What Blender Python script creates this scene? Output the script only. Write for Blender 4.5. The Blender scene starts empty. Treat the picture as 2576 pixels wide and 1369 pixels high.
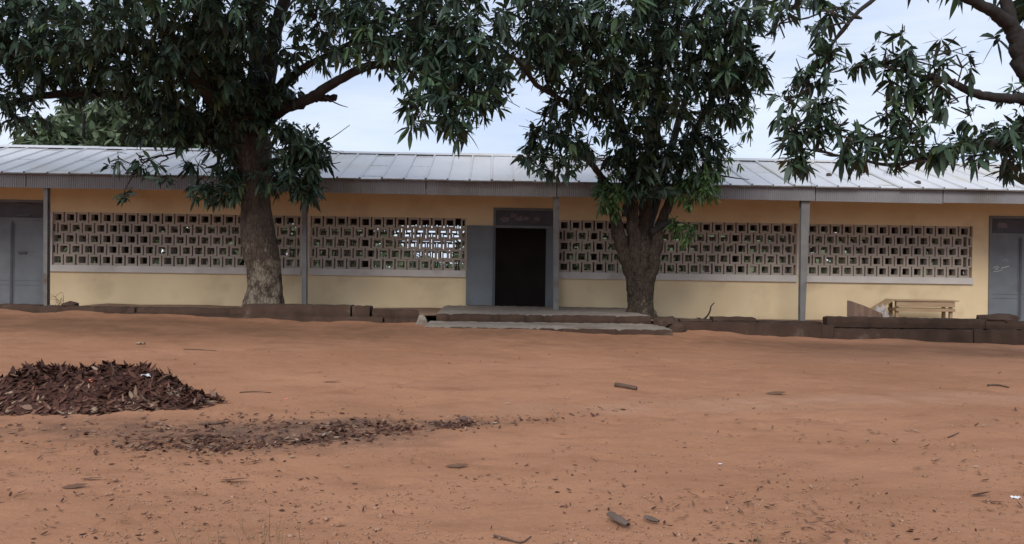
import bpy, bmesh, math, random
import numpy as np
from mathutils import Vector, Matrix

random.seed(7)
rng = np.random.default_rng(11)
scene = bpy.context.scene
COL = scene.collection
R = math.radians

# ------------------------------------------------------------------ camera
CAM_YAW, CAM_PITCH, CAM_ROLL = 1.5, 0.0, 0.82
CAM_LOC = Vector((0.0, 0.0, 1.5))
cam_d = bpy.data.cameras.new('camera')
cam = bpy.data.objects.new('camera', cam_d)
COL.objects.link(cam)
cam_d.sensor_width = 36.0
cam_d.lens = 27.2
cam_d.clip_start = 0.05
cam_d.clip_end = 2000.0
CAM_R = Matrix.Rotation(R(-CAM_YAW), 3, 'Z') @ Matrix.Rotation(R(90 + CAM_PITCH), 3, 'X') @ Matrix.Rotation(R(CAM_ROLL), 3, 'Z')
cam.matrix_world = Matrix.Translation(CAM_LOC) @ CAM_R.to_4x4()
scene.camera = cam

# ------------------------------------------------------------------ sky
SUN_EL, SUN_AZ = 40.0, 197.0          # azimuth from +Y towards +X: high, behind and left of the viewer
world = bpy.data.worlds.new('World')
scene.world = world
world.use_nodes = True
wn, wl = world.node_tree.nodes, world.node_tree.links
wn.clear()
w_out = wn.new('ShaderNodeOutputWorld')
w_bg = wn.new('ShaderNodeBackground')
w_bg.inputs['Strength'].default_value = 0.1
w_sky = wn.new('ShaderNodeTexSky')
w_sky.sky_type = 'NISHITA'
w_sky.sun_disc = False
w_sky.sun_elevation = R(SUN_EL)
w_sky.sun_rotation = R(SUN_AZ)
w_tc = wn.new('ShaderNodeTexCoord')
w_map = wn.new('ShaderNodeMapping')
w_map.inputs['Scale'].default_value = (1.6, 1.6, 9.0)
w_noise = wn.new('ShaderNodeTexNoise')
w_noise.inputs['Scale'].default_value = 1.7
w_noise.inputs['Detail'].default_value = 6.0
w_noise.inputs['Roughness'].default_value = 0.55
w_ramp = wn.new('ShaderNodeValToRGB')
w_ramp.color_ramp.elements[0].position = 0.32
w_ramp.color_ramp.elements[0].color = (4.55, 5.3, 6.9, 1)
w_ramp.color_ramp.elements[1].position = 0.68
w_ramp.color_ramp.elements[1].color = (6.5, 6.95, 7.8, 1)
w_mix = wn.new('ShaderNodeMix')
w_mix.data_type = 'RGBA'
w_mix.inputs[0].default_value = 0.82
wl.new(w_tc.outputs['Generated'], w_map.inputs['Vector'])
wl.new(w_map.outputs['Vector'], w_noise.inputs['Vector'])
wl.new(w_noise.outputs['Fac'], w_ramp.inputs['Fac'])
wl.new(w_sky.outputs['Color'], w_mix.inputs[6])
wl.new(w_ramp.outputs['Color'], w_mix.inputs[7])
wl.new(w_mix.outputs[2], w_bg.inputs['Color'])
wl.new(w_bg.outputs['Background'], w_out.inputs['Surface'])

# ------------------------------------------------------------------ sun behind the cloud
sun_d = bpy.data.lights.new('sun', 'SUN')
sun_d.energy = 1.5
sun_d.angle = R(26)
sun_d.color = (1.0, 0.95, 0.88)
sun = bpy.data.objects.new('sun', sun_d)
COL.objects.link(sun)
sdir = Vector((math.sin(R(SUN_AZ)) * math.cos(R(SUN_EL)), math.cos(R(SUN_AZ)) * math.cos(R(SUN_EL)), math.sin(R(SUN_EL))))
sun.location = sdir * 60
sun.rotation_euler = (-sdir).to_track_quat('-Z', 'Y').to_euler()

# ------------------------------------------------------------------ exposure
vs = scene.view_settings
vs.view_transform = 'Standard'
vs.look = 'None'
vs.exposure = 0.55
vs.gamma = 1.0
vs.use_curve_mapping = False

# ================================================================== helpers
F = 1946.0                                     # focal length in measuring pixels (picture 2576 wide)

def ray(xv, yv):
    d = Vector(((xv - 1288.0) / F, -(yv - 684.5) / F, -1.0))
    return CAM_R @ d

def at(xv, yv, Y):
    d = ray(xv, yv)
    return CAM_LOC + d * (Y / d.y)

def scale_at(Y):
    return Y / F                               # metres per measuring pixel

def lattice(ix, iy, seed):
    h = (ix * 374761393 + iy * 668265263 + seed * 974634777) & 0xFFFFFFFF
    h = ((h ^ (h >> 13)) * 1274126177) & 0xFFFFFFFF
    return ((h ^ (h >> 16)) & 0xFFFF) / 65535.0

def vnoise(x, y, seed=0):
    x = np.asarray(x, float); y = np.asarray(y, float)
    ix = np.floor(x).astype(np.int64); iy = np.floor(y).astype(np.int64)
    fx = x - ix; fy = y - iy
    fx = fx * fx * (3 - 2 * fx); fy = fy * fy * (3 - 2 * fy)
    a = lattice(ix, iy, seed); b = lattice(ix + 1, iy, seed)
    c = lattice(ix, iy + 1, seed); d = lattice(ix + 1, iy + 1, seed)
    return (a * (1 - fx) + b * fx) * (1 - fy) + (c * (1 - fx) + d * fx) * fy - 0.5

def ground_z(x, y):
    x = np.asarray(x, float); y = np.asarray(y, float)
    t = np.clip((y - 5.0) / 10.5, 0, 1); t = t * t * (3 - 2 * t)
    base = t * (0.33 - 0.0190 * np.clip(x, -14, 14))
    n = 0.05 * vnoise(x * .45, y * .45, 1) + 0.028 * vnoise(x * 1.3, y * 1.3, 2) + 0.016 * vnoise(x * 3.7, y * 3.7, 3) + 0.008 * vnoise(x * 9, y * 9, 4)
    return base + n

def gz(x, y):
    return float(ground_z(x, y))

def on_ground(xv, yv):
    d = ray(xv, yv)
    t = 1.0
    lo, hi = 1.0, 60.0
    for k in range(28):
        m = 0.5 * (lo + hi)
        p = CAM_LOC + d * m
        if p.z > gz(p.x, p.y): lo = m
        else: hi = m
    return CAM_LOC + d * lo

def mesh_np(name, verts, faces_flat, loop_tot, mat=None, parent=None, smooth=False, rnd=None):
    me = bpy.data.meshes.new(name)
    verts = np.asarray(verts, np.float32)
    faces_flat = np.asarray(faces_flat, np.int32); loop_tot = np.asarray(loop_tot, np.int32)
    me.vertices.add(len(verts)); me.vertices.foreach_set('co', verts.ravel())
    me.loops.add(len(faces_flat)); me.loops.foreach_set('vertex_index', faces_flat)
    me.polygons.add(len(loop_tot))
    st = np.zeros(len(loop_tot), np.int32); st[1:] = np.cumsum(loop_tot)[:-1]
    me.polygons.foreach_set('loop_start', st)
    if smooth:
        me.polygons.foreach_set('use_smooth', np.ones(len(loop_tot), bool))
    me.update(calc_edges=True)
    me.validate()
    if rnd is not None:
        a = me.attributes.new('rnd', 'FLOAT', 'POINT')
        a.data.foreach_set('value', np.asarray(rnd, np.float32))
    if mat: me.materials.append(mat)
    o = bpy.data.objects.new(name, me)
    COL.objects.link(o)
    if parent: o.parent = parent
    return o

def link_copy(name, me, parent=None, mw=None):
    o = bpy.data.objects.new(name, me)
    COL.objects.link(o)
    if parent: o.parent = parent
    if mw is not None: o.matrix_basis = mw
    return o

class MB:
    """collects shapes into one mesh (world coordinates, or local to the parent given at build)"""
    def __init__(s): s.v = []; s.f = []
    def add(s, vs, fs):
        b = len(s.v); s.v += [tuple(p) for p in vs]; s.f += [tuple(i + b for i in f) for f in fs]
    def box(s, x0, x1, y0, y1, z0, z1):
        s.add([(x0, y0, z0), (x1, y0, z0), (x1, y1, z0), (x0, y1, z0), (x0, y0, z1), (x1, y0, z1), (x1, y1, z1), (x0, y1, z1)],
              [(0, 3, 2, 1), (4, 5, 6, 7), (0, 1, 5, 4), (1, 2, 6, 5), (2, 3, 7, 6), (3, 0, 4, 7)])
    def obox(s, c, u, v, w, a, b, d):
        c, u, v, w = Vector(c), Vector(u) * a, Vector(v) * b, Vector(w) * d
        P = [c + u * i + v * j + w * k for k in (-1, 1) for (i, j) in ((-1, -1), (1, -1), (1, 1), (-1, 1))]
        s.add(P, [(0, 3, 2, 1), (4, 5, 6, 7), (0, 1, 5, 4), (1, 2, 6, 5), (2, 3, 7, 6), (3, 0, 4, 7)])
    def tube(s, pts, rad, n=8, jit=0.0, caps=True, seed=0):
        rr = random.Random(seed)
        pts = [Vector(p) for p in pts]
        rings = []
        up = Vector((0.3, 0.9, 0.2))
        b0 = len(s.v)
        for i, p in enumerate(pts):
            t = (pts[min(i + 1, len(pts) - 1)] - pts[max(i - 1, 0)]).normalized()
            a = t.cross(up)
            if a.length < 1e-3: a = t.cross(Vector((1, 0, 0)))
            a.normalize(); b = t.cross(a)
            up = -a.cross(t) if False else up
            for k in range(n):
                an = 2 * math.pi * k / n
                r = rad[i] * (1 + jit * (rr.random() - .5))
                s.v.append(tuple(p + a * (math.cos(an) * r) + b * (math.sin(an) * r)))
        for i in range(len(pts) - 1):
            for k in range(n):
                k2 = (k + 1) % n
                s.f.append((b0 + i * n + k, b0 + i * n + k2, b0 + (i + 1) * n + k2, b0 + (i + 1) * n + k))
        if caps:
            s.f.append(tuple(b0 + k for k in range(n))[::-1])
            s.f.append(tuple(b0 + (len(pts) - 1) * n + k for k in range(n)))
    def build(s, name, mat, parent=None, smooth=False, bevel=0.0):
        me = bpy.data.meshes.new(name)
        off = Vector((0, 0, 0))
        if parent is not None:
            q = parent
            while q is not None: off += q.location; q = q.parent
        me.from_pydata([tuple(Vector(p) - off) for p in s.v], [], s.f)
        if smooth: me.polygons.foreach_set('use_smooth', [True] * len(me.polygons))
        bm = bmesh.new(); bm.from_mesh(me); bmesh.ops.recalc_face_normals(bm, faces=bm.faces)
        if bevel: bmesh.ops.bevel(bm, geom=bm.edges, offset=bevel, segments=1, affect='EDGES')
        bm.to_mesh(me); bm.free()
        me.update()
        if mat: me.materials.append(mat)
        o = bpy.data.objects.new(name, me)
        COL.objects.link(o)
        if parent: o.parent = parent
        return o

def empty(name, loc):
    o = bpy.data.objects.new(name, None)
    o.empty_display_size = .2
    COL.objects.link(o); o.location = loc
    return o

def tag(o, label=None, cat=None, group=None, kind=None):
    if label: o['label'] = label
    if cat: o['category'] = cat
    if group: o['group'] = group
    if kind: o['kind'] = kind
    return o

def spline(pts, n):
    """Catmull-Rom through points (any dimension) -> n samples"""
    P = [np.asarray(p, float) for p in pts]
    P = [2 * P[0] - P[1]] + P + [2 * P[-1] - P[-2]]
    out = []
    m = len(P) - 3
    for i in range(n):
        u = i / (n - 1) * m
        k = min(int(u), m - 1); t = u - k
        a, b, c, d = P[k], P[k + 1], P[k + 2], P[k + 3]
        out.append(.5 * (2 * b + (c - a) * t + (2 * a - 5 * b + 4 * c - d) * t * t + (3 * b - a - 3 * c + d) * t ** 3))
    return out

# ------------------------------------------------------------------ materials
def mat(name, c1, c2=None, scale=3.0, rough=.85, bump=.15, bscale=40.0, metallic=0.0, spec=.25, detail=6.0, stretch=None, c3=None, s3=.7, t3=(.55, .72), attr=None, ior=None):
    m = bpy.data.materials.new(name); m.use_nodes = True
    nt = m.node_tree; N, L = nt.nodes, nt.links
    p = N['Principled BSDF']
    p.inputs['Roughness'].default_value = rough
    p.inputs['Metallic'].default_value = metallic
    p.inputs['Specular IOR Level'].default_value = spec
    geo = N.new('ShaderNodeNewGeometry')
    vec = geo.outputs['Position']
    if stretch:
        mp = N.new('ShaderNodeMapping'); mp.inputs['Scale'].default_value = stretch
        L.new(vec, mp.inputs['Vector']); vec = mp.outputs['Vector']
    nz = N.new('ShaderNodeTexNoise'); nz.inputs['Scale'].default_value = scale; nz.inputs['Detail'].default_value = detail
    L.new(vec, nz.inputs['Vector'])
    rp = N.new('ShaderNodeValToRGB')
    rp.color_ramp.elements[0].position = .3; rp.color_ramp.elements[1].position = .7
    rp.color_ramp.elements[0].color = (*c1, 1); rp.color_ramp.elements[1].color = (*(c2 or c1), 1)
    L.new(nz.outputs['Fac'], rp.inputs['Fac'])
    colr = rp.outputs['Color']
    if c3:
        n3 = N.new('ShaderNodeTexNoise'); n3.inputs['Scale'].default_value = s3; n3.inputs['Detail'].default_value = 5
        L.new(vec, n3.inputs['Vector'])
        mr = N.new('ShaderNodeMapRange'); mr.inputs[1].default_value = t3[0]; mr.inputs[2].default_value = t3[1]
        L.new(n3.outputs['Fac'], mr.inputs[0])
        mx = N.new('ShaderNodeMix'); mx.data_type = 'RGBA'
        L.new(mr.outputs[0], mx.inputs[0]); L.new(colr, mx.inputs[6]); mx.inputs[7].default_value = (*c3, 1)
        colr = mx.outputs[2]
    if attr:
        at_ = N.new('ShaderNodeAttribute'); at_.attribute_name = 'rnd'
        r2 = N.new('ShaderNodeValToRGB')
        els = r2.color_ramp.elements
        els[0].position, els[1].position = attr[0][0], attr[-1][0]
        els[0].color, els[1].color = (*attr[0][1], 1), (*attr[-1][1], 1)
        for ps, c in attr[1:-1]:
            e = els.new(ps); e.color = (*c, 1)
        L.new(at_.outputs['Fac'], r2.inputs['Fac'])
        colr = r2.outputs['Color']
    L.new(colr, p.inputs['Base Color'])
    if bump:
        nb = N.new('ShaderNodeTexNoise'); nb.inputs['Scale'].default_value = bscale; nb.inputs['Detail'].default_value = 5
        L.new(vec, nb.inputs['Vector'])
        bp = N.new('ShaderNodeBump'); bp.inputs['Strength'].default_value = bump; bp.inputs['Distance'].default_value = .02
        L.new(nb.outputs['Fac'], bp.inputs['Height']); L.new(bp.outputs['Normal'], p.inputs['Normal'])
    return m

def leaf_mat(name, ramp, trans=.15, rough=.45):
    m = mat(name, (.03, .05, .02), bump=0, rough=rough, spec=.4, attr=ramp)
    nt = m.node_tree; N, L = nt.nodes, nt.links
    p = N['Principled BSDF']; out = N['Material Output']
    src = p.inputs['Base Color'].links[0].from_socket
    tr = N.new('ShaderNodeBsdfTranslucent'); L.new(src, tr.inputs['Color'])
    mx = N.new('ShaderNodeMixShader'); mx.inputs[0].default_value = trans
    L.new(p.outputs[0], mx.inputs[1]); L.new(tr.outputs[0], mx.inputs[2]); L.new(mx.outputs[0], out.inputs['Surface'])
    return m

M = {}
M['wall'] = mat('yellow_limewash', (.65, .50, .305), (.73, .58, .37), 1.3, .92, .10, 60, c3=(.52, .39, .24), s3=1.1, t3=(.55, .78))
M['sill'] = mat('pale_render', (.50, .46, .42), (.58, .54, .50), 2.0, .9, .1, 60, c3=(.40, .36, .32), s3=1.5)
M['block'] = mat('claustra_cement', (.355, .30, .25), (.445, .38, .315), 1.6, .93, .2, 90, c3=(.34, .30, .26), s3=1.1)
M['grey_paint'] = mat('grey_door_paint', (.125, .138, .15), (.16, .173, .185), 2.2, .6, .08, 30, c3=(.12, .125, .13), s3=1.6)
M['dark_panel'] = mat('dark_grey_panel', (.06, .06, .075), (.085, .083, .10), 3.0, .7, .08, 30)
M['post'] = mat('grey_post_paint', (.15, .145, .14), (.20, .195, .185), 4.0, .6, .08, 40, c3=(.12, .085, .06), s3=3.0)
M['chalk'] = mat('chalk_marks', (.42, .38, .38), (.55, .5, .5), 14.0, .95, 0)
M['fascia'] = mat('zinc_fascia', (.20, .197, .205), (.255, .25, .26), 1.2, .55, .05, 30, metallic=.1, c3=(.17, .155, .145), s3=1.0, stretch=(1, 1, .3))
M['roof'] = mat('zinc_roof', (.56, .56, .575), (.65, .65, .66), .8, .42, .05, 20, metallic=.15, c3=(.56, .535, .47), s3=.55, t3=(.5, .75))
M['roof_dark'] = mat('roof_underside', (.16, .15, .14), (.20, .19, .18), 2, .8, .1)
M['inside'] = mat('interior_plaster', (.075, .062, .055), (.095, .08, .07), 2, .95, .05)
M['kerb'] = mat('earth_stained_concrete', (.052, .031, .022), (.085, .053, .038), 2.6, .95, .4, 45, c3=(.17, .13, .10), s3=2.6, t3=(.64, .80))
M['step'] = mat('worn_cement', (.20, .165, .135), (.29, .245, .205), 2.0, .93, .35, 50, c3=(.15, .105, .08), s3=1.4, stretch=(.6, 1.6, 1))
M['bark'] = mat('mango_bark', (.075, .056, .042), (.15, .115, .085), 6.0, .95, 1.0, 22, c3=(.26, .215, .165), s3=3.0, t3=(.50, .62), stretch=(1, 1, .45))
def bark_mat(name, dark, mid, lich, zl):
    m = mat(name, dark, mid, 7.0, .95, 1.0, 30, stretch=(1, 1, .4))
    nt = m.node_tree; N, L = nt.nodes, nt.links; p = N['Principled BSDF']
    src = p.inputs['Base Color'].links[0].from_socket
    geo = N.new('ShaderNodeNewGeometry'); sp = N.new('ShaderNodeSeparateXYZ'); L.new(geo.outputs['Position'], sp.inputs[0])
    nz = N.new('ShaderNodeTexNoise'); nz.inputs['Scale'].default_value = 4.2; nz.inputs['Detail'].default_value = 8; nz.inputs['Roughness'].default_value = .65; L.new(geo.outputs['Position'], nz.inputs['Vector'])
    hz = N.new('ShaderNodeMapRange'); hz.inputs[1].default_value = zl + .7; hz.inputs[2].default_value = zl - .6; hz.inputs[3].default_value = -.16; hz.inputs[4].default_value = .10; L.new(sp.outputs['Z'], hz.inputs[0])  # lichen patches fade out upward, putting the upper trunk's shade into the colour
    ad = N.new('ShaderNodeMath'); ad.operation = 'ADD'; L.new(nz.outputs['Fac'], ad.inputs[0]); L.new(hz.outputs[0], ad.inputs[1])
    mr = N.new('ShaderNodeMapRange'); mr.inputs[1].default_value = .53; mr.inputs[2].default_value = .64; L.new(ad.outputs[0], mr.inputs[0])
    mx = N.new('ShaderNodeMix'); mx.data_type = 'RGBA'; L.new(mr.outputs[0], mx.inputs[0]); L.new(src, mx.inputs[6]); mx.inputs[7].default_value = (*lich, 1)
    vo = N.new('ShaderNodeTexVoronoi'); vo.feature = 'DISTANCE_TO_EDGE'; vo.inputs['Scale'].default_value = 15
    mp = N.new('ShaderNodeMapping'); mp.inputs['Scale'].default_value = (1, 1, .45); L.new(geo.outputs['Position'], mp.inputs['Vector']); L.new(mp.outputs['Vector'], vo.inputs['Vector'])
    vr = N.new('ShaderNodeMapRange'); vr.inputs[1].default_value = .0; vr.inputs[2].default_value = .10; vr.inputs[3].default_value = .55; vr.inputs[4].default_value = 1.0; L.new(vo.outputs['Distance'], vr.inputs[0])
    ml = N.new('ShaderNodeMix'); ml.data_type = 'RGBA'; ml.blend_type = 'MULTIPLY'; ml.inputs[0].default_value = 1; L.new(mx.outputs[2], ml.inputs[6]); L.new(vr.outputs[0], ml.inputs[7])
    L.new(ml.outputs[2], p.inputs['Base Color'])
    bp = N.new('ShaderNodeBump'); bp.inputs['Strength'].default_value = .8; bp.inputs['Distance'].default_value = .03; L.new(vr.outputs[0], bp.inputs['Height'])
    old = p.inputs['Normal'].links[0].from_node; L.new(bp.outputs['Normal'], old.inputs['Normal'])
    return m
M['bark'] = bark_mat('mango_bark', (.060, .044, .034), (.105, .078, .058), (.215, .175, .13), 1.9)
M['bark_two'] = bark_mat('fused_stem_bark', (.040, .030, .024), (.075, .055, .040), (.14, .105, .07), 1.0)
M['bark_dark'] = mat('mango_limb_bark', (.022, .020, .019), (.042, .037, .035), 6.0, .95, .8, 25, stretch=(1, 1, .6))
LEAF_RAMP = [(0, (.022, .040, .032)), (.45, (.036, .066, .042)), (.8, (.056, .104, .050)), (1.0, (.105, .155, .055))]
M['leaf'] = leaf_mat('mango_leaf', LEAF_RAMP, .12, .5)
M['leaf_young'] = leaf_mat('young_mango_leaf', [(0, (.05, .11, .04)), (.6, (.08, .16, .05)), (1, (.15, .21, .07))], .3)
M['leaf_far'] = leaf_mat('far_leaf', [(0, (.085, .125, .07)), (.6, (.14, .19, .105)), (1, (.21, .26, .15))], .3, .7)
M['twig'] = mat('twig_bark', (.035, .028, .023), (.06, .05, .04), 9, .95, .2)
DRY = [(0, (.040, .016, .011)), (.35, (.088, .036, .024)), (.65, (.135, .062, .042)), (.88, (.22, .14, .095)), (1, (.36, .27, .19))]
M['dry'] = mat('dry_leaf', (.08, .04, .03), bump=.1, rough=.8, attr=DRY)
M['dry_dark'] = mat('dark_dry_leaf', (.045, .020, .014), (.090, .042, .028), 6, .85, .1)
M['dry_mid'] = mat('brown_dry_leaf', (.11, .055, .035), (.17, .095, .06), 2.5, .85, .1)
M['dry_pale'] = mat('pale_dry_leaf', (.28, .20, .135), (.36, .28, .20), 2.5, .85, .1)
M['dry_grey'] = mat('grey_dry_leaf', (.095, .066, .05), (.14, .10, .08), 5, .85, .2)
M['wood'] = mat('stick_wood', (.09, .055, .04), (.15, .10, .07), 12, .9, .4, 60)
M['desk'] = mat('desk_wood', (.34, .225, .13), (.43, .295, .18), 3, .7, .1, 60, stretch=(1, 6, 6))
M['ply'] = mat('weathered_plywood', (.17, .105, .075), (.27, .175, .13), 3.5, .8, .15, 40, stretch=(5, 5, .8))
M['paper'] = mat('white_paper', (.6, .6, .6), (.7, .7, .7), 10, .8, .1)
M['sheet'] = mat('grey_crumpled_sheet', (.30, .26, .24), (.46, .41, .38), 6, .7, .2)
M['red'] = mat('faded_red_plastic', (.55, .13, .08), (.6, .2, .13), 10, .6, 0)
M['stone'] = mat('dark_stone', (.05, .045, .04), (.09, .08, .07), 20, .9, .3)
M['grass'] = mat('dry_grass', (.15, .11, .06), (.20, .15, .085), 8, .9, 0)

# ================================================================== THE GROUND
def expand(lo, hi, step, far, n):
    core = np.arange(lo, hi + 1e-6, step)
    g = np.geomspace(step * 2, far, n)
    return np.concatenate([(lo - g)[::-1], core, hi + g])
gx = expand(-11.5, 11.5, .06, 500, 26)
gy = expand(2.8, 16.2, .05, 500, 26)
XX, YY = np.meshgrid(gx, gy)
ZZ = ground_z(XX, YY)
# swept-up earth against the foot of the low walls
ft = np.clip(1 - np.abs(YY - 15.7) / .8, 0, 1)
ZZ += np.where(np.abs(XX) < 16, ft * ft * (.075 + .10 * vnoise(XX * 1.1, YY * 1.1, 9)), 0)
# earth banked up in front of the steps
ZZ += .085 * np.clip(1 - np.abs(XX - .95) / 4.2, 0, 1) ** .5 * np.clip(1 - np.abs(YY - 14.9) / 1.6, 0, 1)
# shallow footprints trodden into the dust
fpr = np.random.default_rng(404)
for k in range(520):
    fx, fy = fpr.uniform(-9, 9), fpr.uniform(3.2, 14.5); fa = fpr.uniform(0, 3.14); fd = fpr.uniform(.006, .016)
    i0, i1 = np.searchsorted(gx, (fx - .3, fx + .3)); j0, j1 = np.searchsorted(gy, (fy - .3, fy + .3))
    sx_, sy_ = XX[j0:j1, i0:i1] - fx, YY[j0:j1, i0:i1] - fy
    u_ = (sx_ * math.cos(fa) + sy_ * math.sin(fa)) / .15; w_ = (-sx_ * math.sin(fa) + sy_ * math.cos(fa)) / .065
    d2 = u_ * u_ + w_ * w_
    ZZ[j0:j1, i0:i1] += -fd * np.exp(-d2 * d2 * .6) + fd * .45 * np.exp(-(np.sqrt(d2) - 1.35) ** 2 * 9)
nx, ny = len(gx), len(gy)
idx = np.arange(nx * ny).reshape(ny, nx)
q = np.stack([idx[:-1, :-1], idx[:-1, 1:], idx[1:, 1:], idx[1:, :-1]], -1).reshape(-1, 4)

def soil_mat():
    m = bpy.data.materials.new('red_swept_earth'); m.use_nodes = True
    nt = m.node_tree; N, L = nt.nodes, nt.links
    p = N['Principled BSDF']; p.inputs['Roughness'].default_value = .96; p.inputs['Specular IOR Level'].default_value = .1
    geo = N.new('ShaderNodeNewGeometry')
    def noise(sc, det=6, rgh=.55, stretch=None):
        n = N.new('ShaderNodeTexNoise'); n.inputs['Scale'].default_value = sc; n.inputs['Detail'].default_value = det; n.inputs['Roughness'].default_value = rgh
        if stretch:
            mp = N.new('ShaderNodeMapping'); mp.inputs['Scale'].default_value = stretch
            L.new(geo.outputs['Position'], mp.inputs['Vector']); L.new(mp.outputs['Vector'], n.inputs['Vector'])
        else: L.new(geo.outputs['Position'], n.inputs['Vector'])
        return n.outputs['Fac']
    def rng_(fac, a, b, c=0., d=1.):
        mr = N.new('ShaderNodeMapRange'); mr.inputs[1].default_value = a; mr.inputs[2].default_value = b; mr.inputs[3].default_value = c; mr.inputs[4].default_value = d
        L.new(fac, mr.inputs[0]); return mr.outputs[0]
    def mixc(fac, a, b):
        mx = N.new('ShaderNodeMix'); mx.data_type = 'RGBA'
        L.new(fac, mx.inputs[0])
        for s, i in ((a, 6), (b, 7)):
            if isinstance(s, tuple): mx.inputs[i].default_value = (*s, 1)
            else: L.new(s, mx.inputs[i])
        return mx.outputs[2]
    def mul(a, b):
        mm = N.new('ShaderNodeMath'); mm.operation = 'MULTIPLY'; L.new(a, mm.inputs[0]); L.new(b, mm.inputs[1]); return mm.outputs[0]
    c = mixc(rng_(noise(.55, 5, .6, (.55, 1.3, 1)), .33, .67), (.330, .162, .090), (.408, .208, .122))
    c = mixc(rng_(noise(2.3, 7, .6, (.6, 1.5, 1)), .52, .75), c, (.285, .138, .077))
    c = mixc(rng_(noise(14, 6, .65), .56, .78, 0, .55), c, (.45, .25, .158))
    c = mixc(rng_(noise(46, 4, .7), .60, .74, 0, .6), c, (.20, .10, .058))
    def blob(px, py, rx, ry, rot, e0, e1):
        g = on_ground(px, py)
        mp = N.new('ShaderNodeMapping'); mp.vector_type = 'TEXTURE'
        mp.inputs['Location'].default_value = (g.x, g.y, 0); mp.inputs['Rotation'].default_value = (0, 0, R(rot)); mp.inputs['Scale'].default_value = (rx, ry, 1e6)
        L.new(geo.outputs['Position'], mp.inputs['Vector'])
        vl = N.new('ShaderNodeVectorMath'); vl.operation = 'LENGTH'; L.new(mp.outputs['Vector'], vl.inputs[0])
        nn = noise(3.2, 6, .65)
        ad = N.new('ShaderNodeMath'); ad.operation = 'MULTIPLY_ADD'; L.new(nn, ad.inputs[0]); ad.inputs[1].default_value = .9; L.new(vl.outputs['Value'], ad.inputs[2])
        return rng_(ad.outputs[0], e0, e1, 1., 0.)
    c = mixc(mul(blob(680, 1092, 1.3, .55, 4, .95, 1.85), rng_(noise(8, 9, .75), .36, .60, .25, 1.)), c, (.105, .070, .053))      # grey ash of an old leaf fire
    c = mixc(mul(blob(1010, 1068, 1.5, .28, 6, .8, 1.5), rng_(noise(5, 5), .35, .6)), c, (.14, .085, .06))
    c = mixc(mul(blob(240, 1075, 1.7, .5, 0, .7, 1.6), rng_(noise(4, 5), .3, .65)), c, (.17, .092, .06))
    # darker soil along the foot of the kerb walls, and a paler worn track
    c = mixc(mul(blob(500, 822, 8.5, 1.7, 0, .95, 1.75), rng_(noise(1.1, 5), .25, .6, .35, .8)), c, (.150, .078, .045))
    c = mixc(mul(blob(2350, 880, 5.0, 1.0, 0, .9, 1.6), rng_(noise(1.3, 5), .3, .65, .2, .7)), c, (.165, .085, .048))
    c = mixc(mul(blob(2100, 1010, 5.5, .45, 10, .8, 1.6), rng_(noise(1.8, 5), .3, .65, 0, .7)), c, (.42, .245, .16))
    c = mixc(rng_(noise(120, 3, .6), .60, .70, 0, .5), c, (.13, .062, .036))
    c = mixc(rng_(noise(85, 3, .6), .63, .72, 0, .45), c, (.50, .32, .21))
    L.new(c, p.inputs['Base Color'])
    n1 = noise(24, 8, .7); n2 = noise(5, 5, .6)
    ad = N.new('ShaderNodeMath'); ad.operation = 'MULTIPLY_ADD'; L.new(n2, ad.inputs[0]); ad.inputs[1].default_value = 1.6; L.new(n1, ad.inputs[2])
    bp = N.new('ShaderNodeBump'); bp.inputs['Strength'].default_value = .55; bp.inputs['Distance'].default_value = .02
    L.new(ad.outputs[0], bp.inputs['Height']); L.new(bp.outputs['Normal'], p.inputs['Normal'])
    return m
M['soil'] = soil_mat()
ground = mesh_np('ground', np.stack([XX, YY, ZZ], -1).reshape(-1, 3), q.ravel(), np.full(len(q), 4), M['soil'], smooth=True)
tag(ground, 'bare swept red earth of the yard', kind='structure')

# ================================================================== VERANDA, STEPS, LOW WALLS
WALL_Y, EAVE_Y, RIDGE_Y, REAR_Y = 19.3, 17.5, 20.15, 22.1
def floor_z(x):
    t = min(max((x - 2.2) / 3.0, 0), 1)
    return .60 - .17 * t * t * (3 - 2 * t) - (.05 if x < -9.5 else 0)
vx = np.arange(-17, 18.01, .4); vy = np.array([15.95, 16.4, 17, 17.8, 18.6, 19.25])
VX, VY = np.meshgrid(vx, vy)
VZ = np.vectorize(floor_z)(VX) + .035 * vnoise(VX * 1.4, VY * 1.4, 5) - .02
ii = np.arange(VX.size).reshape(VX.shape)
qq = np.stack([ii[:-1, :-1], ii[:-1, 1:], ii[1:, 1:], ii[1:, :-1]], -1).reshape(-1, 4)
M['veranda'] = mat('trodden_earth_floor', (.20, .12, .08), (.27, .18, .125), 1.5, .95, .3, 40)
vf = mesh_np('veranda_floor', np.stack([VX, VY, VZ], -1).reshape(-1, 3), qq.ravel(), np.full(len(qq), 4), M['veranda'], smooth=True)
tag(vf, 'trodden earth floor of the veranda', kind='structure')

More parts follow.
